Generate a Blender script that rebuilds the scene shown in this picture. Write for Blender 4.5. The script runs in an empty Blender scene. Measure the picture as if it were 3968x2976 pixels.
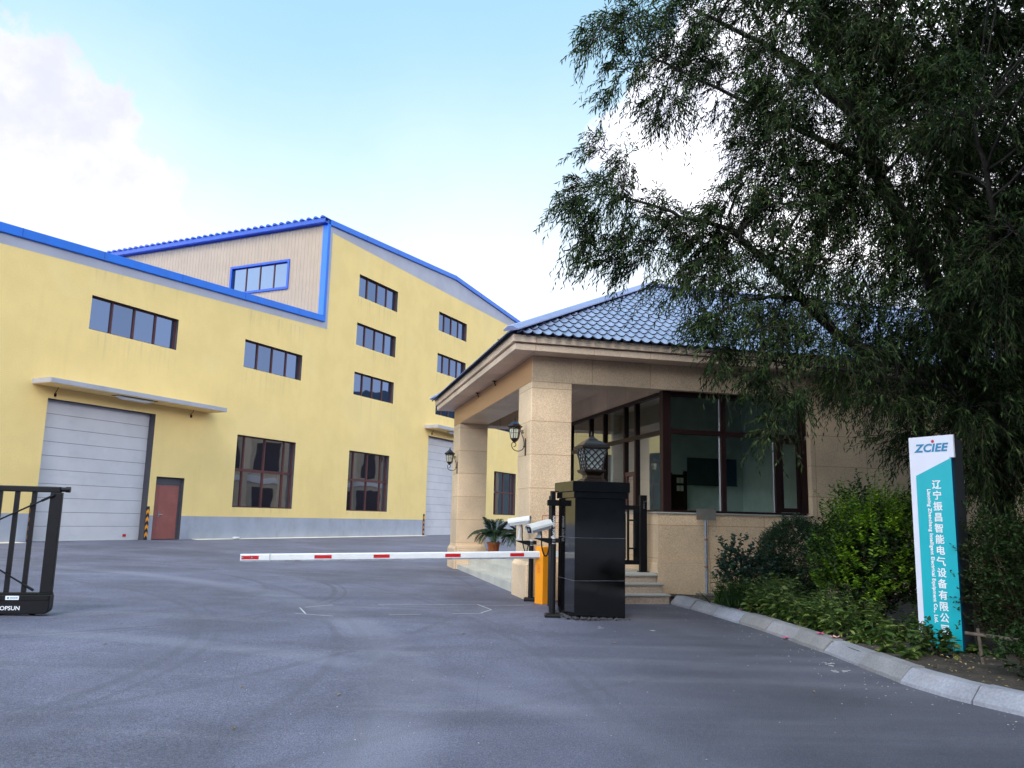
import bpy, bmesh, math, random
import numpy as np
from mathutils import Vector, Matrix
R = math.radians
C = bpy.context.scene.collection
SC = bpy.context.scene
rng = np.random.default_rng(7)
random.seed(7)

# ------------------------------------------------------------------ camera, sky, sun, exposure
cam = bpy.data.cameras.new('camera'); camo = bpy.data.objects.new('camera', cam); C.objects.link(camo)
SC.camera = camo
cam.sensor_width = 36; cam.lens = 28.772; cam.clip_end = 4000; cam.clip_start = .05
PITCH, ROLL = .162859, .0230633
fwd = Vector((0, math.cos(PITCH), math.sin(PITCH))); up = Vector((0, -math.sin(PITCH), math.cos(PITCH))); rt = Vector((1, 0, 0))
rt2 = rt*math.cos(ROLL)+up*math.sin(ROLL); up2 = up*math.cos(ROLL)-rt*math.sin(ROLL)
mw = Matrix((rt2, up2, -fwd)).transposed().to_4x4(); mw.translation = (0, 0, 1.55)
camo.matrix_world = mw

SUN_DIR = Vector((-.15, -.62, .78)).normalized()
W = bpy.data.worlds.new('World'); SC.world = W; W.use_nodes = True
wt = W.node_tree; wt.nodes.clear()

class NT:
    """small helper for node trees"""
    def __init__(s, t): s.t = t
    def n(s, typ, ins=None, **kw):
        nd = s.t.nodes.new('ShaderNode'+typ)
        for k, v in kw.items(): setattr(nd, k, v)
        for k, v in (ins or {}).items(): s.set(nd.inputs[k], v)
        return nd
    def set(s, sock, v):
        if hasattr(v, 'outputs'): s.t.links.new(v.outputs[0], sock)
        elif isinstance(v, bpy.types.NodeSocket): s.t.links.new(v, sock)
        else: sock.default_value = v
    def m(s, op, a, b=0., c=0.):
        nd = s.t.nodes.new('ShaderNodeMath'); nd.operation = op
        s.set(nd.inputs[0], a); s.set(nd.inputs[1], b); s.set(nd.inputs[2], c); return nd
    def mix(s, f, a, b, mode='MIX'):
        nd = s.t.nodes.new('ShaderNodeMix'); nd.data_type = 'RGBA'; nd.blend_type = mode
        s.set(nd.inputs[0], f); s.set(nd.inputs[6], a); s.set(nd.inputs[7], b); return nd.outputs[2]
    def ramp(s, f, p0, p1, v0=0., v1=1.):
        nd = s.t.nodes.new('ShaderNodeMapRange'); nd.interpolation_type = 'SMOOTHSTEP'
        for i, v in enumerate((f, p0, p1, v0, v1)): s.set(nd.inputs[i], v)
        return nd

w = NT(wt)
tc = w.n('TexCoord'); sep = w.n('SeparateXYZ', {0: tc.outputs['Generated']})
dx, dy, dz = sep.outputs
sky = w.n('TexSky', sky_type='NISHITA', sun_disc=False, sun_elevation=math.asin(SUN_DIR.z),
          sun_rotation=math.atan2(SUN_DIR.x, SUN_DIR.y), air_density=1.0, dust_density=.6, ozone_density=1.0)
el = w.m('ARCSINE', dz); az = w.m('ARCTAN2', dx, dy)
# thin high cloud that thickens towards the horizon
nz = w.n('TexNoise', {'Vector': tc.outputs['Generated'], 'Scale': 2.2, 'Detail': 6., 'Roughness': .55})
hz = w.ramp(w.m('ADD', el, w.m('MULTIPLY', w.m('SUBTRACT', nz.outputs[0], .5), .24)), .64, .13)
clear = w.mix(.7, sky.outputs[0], (1.95, 3.35, 4.2, 1))
# brighter thin overcast on the side of the veiled sun (behind and beside the camera)
glow = w.ramp(w.m('ADD', w.m('MULTIPLY', dx, .42), w.m('MULTIPLY', dy, .9)), .5, -.4, .50, 1.95)
white = w.mix(1., (9.0, 9.5, 10.2, 1), w.n('CombineColor', {0: glow, 1: glow, 2: glow}), 'MULTIPLY')
base = w.mix(hz, clear, white)
# cumulus bank low on the left of the view and a second one to the right
def bank(az0, el0, sa, se, sc, seed):
    mp = w.n('Mapping', {'Vector': tc.outputs['Generated'], 'Location': (seed, 0, 0)})
    n1 = w.n('TexNoise', {'Vector': mp, 'Scale': sc, 'Detail': 8., 'Roughness': .62})
    a = w.m('POWER', w.m('DIVIDE', w.m('SUBTRACT', az, az0), sa), 2.)
    e = w.m('POWER', w.m('DIVIDE', w.m('SUBTRACT', el, el0), se), 2.)
    d = w.m('ADD', w.m('SQRT', w.m('ADD', a, e)), w.m('MULTIPLY', w.m('SUBTRACT', n1.outputs[0], .5), 1.1))
    return w.ramp(d, 1.03, .95), n1
c1, n1 = bank(-.66, .25, .30, .235, 7., 0.)
c1col = w.mix(w.ramp(n1.outputs[0], .35, .62), (3.1, 3.1, 3.65, 1), (4.0, 3.95, 4.1, 1))
base = w.mix(w.m('MULTIPLY', c1, .9), base, c1col)
c2, n2 = bank(.62, .45, .5, .22, 5., 3.)
base = w.mix(w.m('MULTIPLY', c2, .85), base, w.mix(w.ramp(n2.outputs[0], .35, .65), (4.4, 4.4, 5.2, 1), (9, 8.8, 9, 1)))
bg = w.n('Background', {0: base, 1: .105})
wo = w.n('OutputWorld', {0: bg})

sl = bpy.data.lights.new('sun', 'SUN'); so = bpy.data.objects.new('sun', sl); C.objects.link(so)
sl.energy = .9; sl.angle = R(22); sl.color = (1, .96, .9)
so.rotation_euler = SUN_DIR.to_track_quat('Z', 'Y').to_euler()
SC.cycles.max_bounces = 6; SC.cycles.diffuse_bounces = 3; SC.cycles.glossy_bounces = 4; SC.cycles.transmission_bounces = 4; SC.cycles.transparent_max_bounces = 8
SC.cycles.caustics_reflective = False; SC.cycles.caustics_refractive = False
SC.view_settings.view_transform = 'Standard'; SC.view_settings.look = 'None'
SC.view_settings.exposure = 1.4; SC.view_settings.gamma = 1

# ------------------------------------------------------------------ materials
MATS = {}
def new_mat(name):
    m = bpy.data.materials.new(name); m.use_nodes = True; m.node_tree.nodes.clear(); MATS[name] = m
    return m, NT(m.node_tree)
def finish(t, shader): t.n('OutputMaterial', {0: shader})
def c4(c, k=1.): return (c[0]*k, c[1]*k, c[2]*k, 1)
def M(name, col, rough=.5, metal=0., var=.12, vs=3., fine=0., fs=60., bump=0., bs=40., spec=.5, dirt=None, rvar=0.):
    """general painted / plain surface: large and fine colour variation, bump"""
    m, t = new_mat(name)
    tc = t.n('TexCoord'); o = tc.outputs['Object']
    n1 = t.n('TexNoise', {'Vector': o, 'Scale': vs, 'Detail': 5., 'Roughness': .6})
    k = t.ramp(n1.outputs[0], .3, .7, 1-var, 1+var)
    c = t.mix(1., c4(col), t.n('CombineColor', {0: k, 1: k, 2: k}), 'MULTIPLY')
    if fine:
        n2 = t.n('TexNoise', {'Vector': o, 'Scale': fs, 'Detail': 3.})
        k2 = t.ramp(n2.outputs[0], .3, .7, 1-fine, 1+fine)
        c = t.mix(1., c, t.n('CombineColor', {0: k2, 1: k2, 2: k2}), 'MULTIPLY')
    if dirt:   # dirt = (colour, scale vector, amount): streaks or blotches
        mp = t.n('Mapping', {'Vector': o, 'Scale': dirt[1]})
        n3 = t.n('TexNoise', {'Vector': mp, 'Scale': 1., 'Detail': 6., 'Roughness': .65})
        c = t.mix(t.ramp(n3.outputs[0], .52, .75, 0., dirt[2]), c, c4(dirt[0]))
    b = t.n('BsdfPrincipled', {'Base Color': c, 'Roughness': rough, 'Metallic': metal, 'Specular IOR Level': spec})
    if rvar: t.set(b.inputs['Roughness'], t.ramp(n1.outputs[0], .3, .7, rough-rvar, rough+rvar))
    if bump:
        nb = t.n('TexNoise', {'Vector': o, 'Scale': bs, 'Detail': 4.})
        t.set(b.inputs['Normal'], t.n('Bump', {'Strength': bump, 'Distance': .01, 'Height': nb.outputs[0]}))
    finish(t, b); return m

def sill_streaks():
    t = NT(MATS['stucco'].node_tree); b = [n for n in t.t.nodes if n.type == 'BSDF_PRINCIPLED'][0]
    src = b.inputs['Base Color'].links[0].from_socket
    o = t.n('TexCoord').outputs['Object']; q = t.n('SeparateXYZ', {0: o}); x, z = q.outputs[0], q.outputs[2]
    mx = None
    for a, c in ((20.4, 24.6), (28.5, 32.65), (37.0, 41.15), (46.1, 50.15), (55.1, 59.05)):
        r_ = t.m('MULTIPLY', t.m('GREATER_THAN', x, a), t.m('LESS_THAN', x, c)); mx = r_ if mx is None else t.m('MAXIMUM', mx, r_)
    mz = None
    for zs, ln in ((8.2, 1.5), (11.0, 1.2), (13.84, 1.3), (1.77, .43)):
        r_ = t.m('MULTIPLY', t.ramp(z, zs-ln, zs, 0., 1.), t.m('LESS_THAN', z, zs)); mz = r_ if mz is None else t.m('MAXIMUM', mz, r_)
    mp = t.n('Mapping', {'Vector': o, 'Scale': (5.5, 5.5, .25)})
    n = t.n('TexNoise', {'Vector': mp, 'Scale': 1., 'Detail': 4., 'Roughness': .7})
    f = t.m('MULTIPLY', t.m('MULTIPLY', mx, mz), t.ramp(n.outputs[0], .48, .72, 0., .42))
    c = t.mix(f, src, (.50, .40, .22, 1))
    n2 = t.n('TexNoise', {'Vector': o, 'Scale': .22, 'Detail': 3.})
    c = t.mix(t.ramp(n2.outputs[0], .55, .62, 0., .16), c, (.92, .72, .38, 1))
    t.set(b.inputs['Base Color'], c)
def stone(name, col, z0=2.15, dz=.66, xj=0., yj=0., xo=0., speck=1.):
    """granite cladding with thin joints at z0 + k dz (and along x or y)"""
    m, t = new_mat(name)
    o = t.n('TexCoord').outputs['Object']
    s = t.n('SeparateXYZ', {0: o})
    v = t.n('TexVoronoi', {'Vector': o, 'Scale': 95.})
    n1 = t.n('TexNoise', {'Vector': o, 'Scale': 140., 'Detail': 2.})
    n2 = t.n('TexNoise', {'Vector': o, 'Scale': .9, 'Detail': 5.})
    k = t.ramp(n1.outputs[0], .32, .68, 1-.30*speck, 1+.26*speck)
    c = t.mix(1., c4(col), t.n('CombineColor', {0: k, 1: k, 2: k}), 'MULTIPLY')
    c = t.mix(t.m('MULTIPLY', t.m('GREATER_THAN', v.outputs['Color'], .80), .38*speck), c, c4((col[0]*.45, col[1]*.38, col[2]*.35)))
    k2 = t.ramp(n2.outputs[0], .3, .7, .86, 1.1)
    c = t.mix(1., c, t.n('CombineColor', {0: k2, 1: k2, 2: k2}), 'MULTIPLY')
    def line(co, o0, d, wd=.011):
        f = t.m('FRACT', t.m('DIVIDE', t.m('SUBTRACT', co, o0-wd/2), d))
        return t.m('LESS_THAN', f, wd/d)
    j = line(s.outputs[2], z0, dz)
    if xj: j = t.m('MAXIMUM', j, line(s.outputs[0], xo, xj))
    if yj: j = t.m('MAXIMUM', j, line(s.outputs[1], 0.05, yj))
    # each slab its own tone
    def cell(co, o0, d): return t.m('FLOOR', t.m('DIVIDE', t.m('SUBTRACT', co, o0), d))
    wn = t.n('TexWhiteNoise', noise_dimensions='3D')
    t.set(wn.inputs[0], t.n('CombineXYZ', {0: cell(s.outputs[0], xo, xj or 1.5), 1: cell(s.outputs[1], .05, yj or 1.5), 2: cell(s.outputs[2], z0, dz)}))
    k3 = t.ramp(wn.outputs[0], 0., 1., .93, 1.06)
    c = t.mix(1., c, t.n('CombineColor', {0: k3, 1: k3, 2: k3}), 'MULTIPLY')
    c = t.mix(t.m('MULTIPLY', j, .9), c, c4((col[0]*.55, col[1]*.38, col[2]*.24)))
    b = t.n('BsdfPrincipled', {'Base Color': c, 'Roughness': .45, 'Specular IOR Level': .5})
    t.set(b.inputs['Normal'], t.n('Bump', {'Strength': .25, 'Distance': .004, 'Height': t.m('SUBTRACT', n1.outputs[0], t.m('MULTIPLY', j, 1.5))}))
    finish(t, b); return m

def foliage(name, dark, mid, tip, trans=.28, rough=.5, bias=1., spec=.25):
    m, t = new_mat(name)
    g = t.n('NewGeometry'); r = g.outputs['Random Per Island']
    cr = t.n('ValToRGB', {0: t.m('POWER', r, bias)})
    e = cr.color_ramp.elements
    e[0].color = c4(dark); e[1].color = c4(tip); x = e.new(.6); x.color = c4(mid)
    b = t.n('BsdfPrincipled', {'Base Color': cr.outputs[0], 'Roughness': rough, 'Specular IOR Level': spec})
    tr = t.n('BsdfTranslucent', {0: t.mix(1., cr.outputs[0], (1.1, 1.35, .6, 1), 'MULTIPLY')})
    finish(t, t.n('MixShader', {0: trans, 1: b, 2: tr})); return m

def glass(name, tint, k=1.6, add=.03):
    m, t = new_mat(name)
    fr = t.n('Fresnel', {'IOR': 1.5})
    nb = t.n('TexNoise', {'Vector': t.n('TexCoord').outputs['Object'], 'Scale': .7, 'Detail': 1.})
    bp = t.n('Bump', {'Strength': .02, 'Distance': .1, 'Height': nb.outputs[0]})
    gl = t.n('BsdfGlossy', {'Color': (.9, .95, 1, 1), 'Roughness': .01, 'Normal': bp})
    tr = t.n('BsdfTransparent', {0: c4(tint)})
    f = t.m('MINIMUM', t.m('ADD', t.m('MULTIPLY', fr, k), add), .95)
    finish(t, t.n('MixShader', {0: f, 1: tr, 2: gl})); return m

def pane(name, refl, dark=(.012, .018, .03), f=.42, wav=.05):
    m, t = new_mat(name)
    o = t.n('TexCoord').outputs['Object']
    nb = t.n('TexNoise', {'Vector': o, 'Scale': .55, 'Detail': 1.5})
    bp = t.n('Bump', {'Strength': wav, 'Distance': .15, 'Height': nb.outputs[0]})
    ri = t.n('NewGeometry').outputs['Random Per Island']
    d = t.n('BsdfDiffuse', {0: c4(dark)})
    gl = t.n('BsdfGlossy', {'Color': c4(refl), 'Roughness': .015, 'Normal': bp})
    finish(t, t.n('MixShader', {0: t.ramp(ri, 0., 1., f*.78, f*1.2), 1: d, 2: gl})); return m

def asphalt():
    m, t = new_mat('asphalt')
    tc = t.n('TexCoord'); o = tc.outputs['Object']
    agg = t.n('TexVoronoi', {'Vector': o, 'Scale': 110.})
    n0 = t.n('TexNoise', {'Vector': o, 'Scale': 75., 'Detail': 5., 'Roughness': .8})
    n1 = t.n('TexNoise', {'Vector': o, 'Scale': .35, 'Detail': 7., 'Roughness': .62, 'Distortion': .6})
    mp = t.n('Mapping', {'Vector': o, 'Scale': (.22, 1.6, 1.), 'Rotation': (0, 0, R(-20))})
    n2 = t.n('TexNoise', {'Vector': mp, 'Scale': 1., 'Detail': 6., 'Roughness': .6})
    c = t.mix(t.ramp(n1.outputs[0], .3, .7), (.112, .114, .172, 1), (.22, .223, .325, 1))
    c = t.mix(t.ramp(n2.outputs[0], .5, .75, 0., .4), c, (.31, .31, .38, 1))
    c = t.mix(t.ramp(n0.outputs[0], .36, .58, .8, 0.), c, (.025, .025, .034, 1))
    c = t.mix(t.ramp(n0.outputs[0], .58, .74, 0., .55), c, (.40, .39, .40, 1))
    n5 = t.n('TexNoise', {'Vector': o, 'Scale': 26., 'Detail': 6., 'Roughness': .75})
    k5 = t.ramp(n5.outputs[0], .3, .7, .8, 1.18); c = t.mix(1., c, t.n('CombineColor', {0: k5, 1: k5, 2: k5}), 'MULTIPLY')
    n6 = t.n('TexNoise', {'Vector': o, 'Scale': .9, 'Detail': 8., 'Roughness': .7, 'Distortion': 1.2})
    k6 = t.ramp(n6.outputs[0], .32, .68, .88, 1.1); c = t.mix(1., c, t.n('CombineColor', {0: k6, 1: k6, 2: k6}), 'MULTIPLY')
    c = t.mix(t.m('MULTIPLY', t.m('GREATER_THAN', t.n('SeparateColor', {0: agg.outputs['Color']}).outputs[0], .9), .35), c, (.26, .25, .24, 1))
    # tyre arcs: worn dark bands that follow turning circles
    s = t.n('SeparateXYZ', {0: o}); x, y = s.outputs[0], s.outputs[1]
    def arc(cx, cy, r, wd, k, col):
        d = t.m('SQRT', t.m('ADD', t.m('POWER', t.m('SUBTRACT', x, cx), 2.), t.m('POWER', t.m('SUBTRACT', y, cy), 2.)))
        a = t.m('ABSOLUTE', t.m('SUBTRACT', d, r))
        return t.mix(t.m('MULTIPLY', t.ramp(a, wd, wd*.25, 0., k*1.15), t.ramp(n1.outputs[0], .35, .6, .25, 1.)), c, col)
    for (cx, cy, r, wd, k) in ((-13, 8, 9.5, .10, .34), (-13, 8, 9.75, .06, .3), (-13, 8, 11.2, .09, .3), (-9.5, 15, 6.3, .08, .4), (-9.5, 15, 6.5, .05, .35), (-9.5, 15, 5.0, .08, .3),
                               (-22, 5, 21, .10, .26), (-22, 5, 22.9, .10, .24), (-22, 5, 23.1, .05, .2), (14, -6, 17.5, .09, .2), (14, -6, 19.2, .09, .2), (-18, 16, 17.4, .09, .26)):
        c = arc(cx, cy, r, wd, k, (.075, .076, .096, 1))
    for (cx, cy, r, wd, k) in ((-15, 6, 14.2, .5, .35), (-6, 2, 8.2, .35, .25), (9, 0, 9.5, .5, .2)):
        c = arc(cx, cy, r, wd, k, (.26, .262, .33, 1))
    # right foreground shade painted into the asphalt colour, darker towards the kerb side
    shade_x = t.m('ADD', t.m('SUBTRACT', x, t.m('MULTIPLY', y, .02)), t.m('MULTIPLY', t.m('SUBTRACT', n1.outputs[0], .5), 3.2))
    c = t.mix(t.ramp(shade_x, -.2, 2.4, 0., .62), c, t.mix(t.ramp(n2.outputs[0], .35, .7), (.045, .043, .050, 1), (.085, .082, .094, 1)))
    # dust by the factory wall and by the kerb
    n4 = t.n('TexNoise', {'Vector': o, 'Scale': 2.4, 'Detail': 8., 'Roughness': .7})
    c = t.mix(t.ramp(n4.outputs[0], .6, .8, 0., .35), c, (.2, .185, .17, 1))
    # hairline cracks
    wv = t.n('TexNoise', {'Vector': o, 'Scale': .8, 'Detail': 4.})
    vc = t.n('TexVoronoi', {'Vector': t.mix(.12, o, wv.outputs[1]), 'Scale': .32}, feature='DISTANCE_TO_EDGE')
    c = t.mix(t.m('MULTIPLY', t.m('LESS_THAN', vc.outputs[0], .0010), .22), c, (.03, .03, .035, 1))
    b = t.n('BsdfPrincipled', {'Base Color': c, 'Roughness': t.ramp(n1.outputs[0], .3, .7, .62, .8), 'Specular IOR Level': .4})
    h = t.m('ADD', n0.outputs[0], t.m('MULTIPLY', agg.outputs[0], .6))
    t.set(b.inputs['Normal'], t.n('Bump', {'Strength': .8, 'Distance': .008, 'Height': h}))
    finish(t, b); return m

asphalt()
M('stucco', (.92, .665, .27), .85, var=.04, vs=.5, fine=.04, fs=30, bump=.15, bs=60, dirt=((.76, .53, .20), (2.2, 2.2, .22), .2))
sill_streaks()
M('plinth_grey', (.37, .385, .46), .8, var=.1, vs=.8, bump=.1, dirt=((.27, .26, .27), (1.5, 1.5, .5), .6))
M('band_grey', (.46, .45, .53), .8, var=.06, vs=.8, bump=.1)
M('blue_metal', (.007, .16, .70), .38, var=.08, vs=2., spec=.5, rvar=.08)
M('blue_dark', (.003, .075, .42), .4, var=.08, vs=2.)
M('beige_sheet', (.43, .325, .225), .5, var=.04, vs=1.)
M('shutter', (.66, .63, .66), .42, var=.05, vs=1., dirt=((.48, .48, .52), (.8, .8, 2.), .4))
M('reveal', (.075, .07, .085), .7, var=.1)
M('brown_frame', (.10, .036, .036), .45, var=.12, spec=.3)
M('frame_dark', (.022, .009, .009), .45, var=.12, spec=.2)
M('door_red', (.33, .10, .085), .5, var=.12, vs=2., dirt=((.22, .06, .05), (3, 3, 1), .6))
M('chrome', (.6, .6, .62), .25, metal=1., var=.03)
M('concrete', (.40, .39, .40), .85, var=.14, vs=1.3, fine=.1, bump=.25, dirt=((.27, .25, .24), (2, 2, 2), .6))
M('canopy_grey', (.42, .41, .46), .8, var=.08, vs=1., bump=.15, dirt=((.3, .29, .31), (1.2, 1.2, 3), .5))
M('apron', (.78, .71, .56), .85, var=.12, vs=1., bump=.2, dirt=((.35, .32, .3), (1, 1, 1), .6))
M('white_plastic', (.66, .66, .66), .35, var=.03)
M('lamp_white', (.75, .78, .8), .3, var=.03)
M('black_metal', (.007, .007, .009), .45, var=.2, vs=6., spec=.22)
M('black_matte', (.008, .008, .009), .6, var=.2, spec=.2)
M('grey_collar', (.55, .55, .57), .4, var=.08)
M('bronze', (.030, .018, .014), .34, metal=.35, var=.3, vs=12., spec=.6)
M('frost', (.36, .41, .40), .35, var=.05)
M('cream_glass', (.66, .64, .5), .3, var=.06)
M('cab_yellow', (.86, .30, .004), .42, var=.04, vs=3., dirt=((.62, .25, .02), (3, 3, 3), .35))
M('boom_white', (.78, .78, .8), .4, var=.04, vs=4., dirt=((.55, .55, .57), (6, 6, 6), .4))
M('red', (.55, .008, .012), .4, var=.1, vs=12.)
M('guard_black', (.015, .015, .015), .7, var=.2)
M('guard_orange', (.85, .30, .01), .6, var=.1)
M('rust_plate', (.17, .175, .155), .6, var=.12, vs=4., dirt=((.24, .10, .04), (5, 5, 5), .95), bump=.1)
M('galv', (.30, .33, .40), .5, metal=.3, var=.15, vs=8., dirt=((.2, .08, .03), (9, 9, 5), .8))
M('sign_white', (.74, .75, .86), .35, var=.02)
M('sign_teal', (.0, .42, .50), .35, var=.03)
M('sign_blue', (.004, .05, .12), .4, var=.05)
M('sign_body', (.025, .028, .033), .5, var=.1)
M('ink_blue', (.01, .22, .42), .4, var=.03)
M('ink_red', (.6, .01, .05), .4, var=.03)
M('ink_white', (.85, .86, .9), .4, var=.02)
M('ink_orange', (.62, .16, .03), .5, var=.3, vs=30.)
M('ink_rust', (.5, .07, .05), .5, var=.2)
M('terracotta', (.40, .11, .03), .6, var=.18, vs=6., bump=.1, dirt=((.25, .07, .02), (8, 8, 8), .6))
M('soil', (.045, .034, .026), .95, var=.4, vs=5., fine=.4, fs=60, bump=.8, bs=30)
M('bark', (.024, .020, .017), .9, var=.35, vs=6., fine=.3, fs=25, bump=.9, bs=18)
M('twig', (.09, .06, .035), .8, var=.3)
M('green_stem', (.07, .085, .03), .7, var=.3)
M('wood_stake', (.11, .085, .065), .85, var=.3, vs=8., bump=.3)
M('paint_line', (.56, .56, .58), .8, var=.2, vs=9.)
M('pink', (.75, .09, .26), .5, var=.2)
M('pink_pale', (.75, .42, .38), .5, var=.2)
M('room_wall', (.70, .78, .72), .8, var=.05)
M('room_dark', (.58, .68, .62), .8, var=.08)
M('board', (.020, .055, .055), .5, var=.15, vs=2.)
M('board_blue', (.012, .05, .10), .4, var=.1)
M('tread', (.42, .41, .38), .6, var=.08, fine=.1, dirt=((.28, .26, .24), (3, 3, 3), .5))
M('gravel', (.055, .055, .06), .9, var=.5, vs=40.)
M('hill', (.030, .042, .05), .95, var=.3, vs=.02)
M('leaf_litter', (.30, .22, .10), .8, var=.5, vs=30.)
M('tan_render', (.34, .28, .22), .85, var=.06)
stone('granite', (.84, .62, .41))
stone('granite_wall', (.82, .60, .395), xj=1.27, xo=.06)
stone('granite_plain', (.82, .60, .40), z0=1.49, dz=40., xj=1.27, xo=.06)
stone('granite_soffit', (.78, .60, .45), z0=40., dz=80., yj=1.2, xj=1.2)
stone('step_stone', (.56, .54, .49), z0=40., dz=80., yj=1.55, speck=.5)
stone('riser_stone', (.48, .37, .29), z0=40., dz=80., speck=1.3)
foliage('willow_leaf', (.010, .022, .009), (.023, .046, .015), (.09, .15, .04), trans=.2, bias=1.6, rough=.6, spec=.12)
foliage('dark_leaf', (.014, .045, .026), (.03, .08, .04), (.07, .13, .05), trans=.15)
foliage('round_leaf', (.016, .04, .034), (.032, .075, .056), (.06, .12, .08), trans=.15)
foliage('lime_leaf', (.10, .20, .014), (.16, .30, .022), (.36, .50, .05), trans=.35)
foliage('deep_leaf', (.012, .034, .010), (.022, .055, .014), (.05, .10, .02), trans=.2)
foliage('weed_leaf', (.026, .060, .014), (.075, .135, .028), (.24, .27, .08), trans=.25)
foliage('palm_leaf', (.012, .035, .02), (.02, .055, .028), (.05, .085, .03), trans=.12, rough=.35)
glass('window_glass', (.86, .94, .91), k=1.2, add=.02)
glass('door_glass', (.82, .90, .86), k=1.8, add=.12)
pane('sky_pane', (.44, .60, 1.), f=.31, wav=.05)
pane('dim_pane', (.50, .68, 1.), f=.17, wav=.035)
pane('low_pane', (.85, .85, .86), f=.40, wav=.045)

def black_granite():
    m, t = new_mat('black_granite')
    o = t.n('TexCoord').outputs['Object']
    n = t.n('TexNoise', {'Vector': o, 'Scale': 160., 'Detail': 2.})
    n2 = t.n('TexNoise', {'Vector': o, 'Scale': 2.5, 'Detail': 5.})
    c = t.mix(t.ramp(n.outputs[0], .55, .75, 0., .5), (.0025, .0025, .0034, 1), (.010, .010, .013, 1))
    b = t.n('BsdfPrincipled', {'Base Color': c, 'Roughness': t.ramp(n2.outputs[0], .35, .75, .05, .14), 'Specular IOR Level': .5, 'IOR': 1.55})
    finish(t, b)
black_granite()
def roof_tile():
    m, t = new_mat('roof_tile')
    o = t.n('TexCoord').outputs['Object']
    n = t.n('TexNoise', {'Vector': o, 'Scale': 1.4, 'Detail': 5.})
    mp = t.n('Mapping', {'Vector': o, 'Scale': (4.9, 2.8, 0)})
    wn = t.n('TexNoise', {'Vector': mp, 'Scale': 1., 'Detail': 1.})
    c = t.mix(t.ramp(n.outputs[0], .3, .7), (.27, .32, .48, 1), (.33, .38, .54, 1))
    c = t.mix(t.ramp(wn.outputs[0], .55, .75, 0., .45), c, (.42, .47, .68, 1))
    b = t.n('BsdfPrincipled', {'Base Color': c, 'Roughness': t.ramp(n.outputs[0], .3, .7, .24, .36), 'Specular IOR Level': .7, 'Metallic': .22})
    finish(t, b)
roof_tile()
M('ridge_metal', (.30, .34, .56), .33, metal=.3, var=.06)
M('eave_dark', (.012, .014, .03), .5, var=.2)

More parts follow.
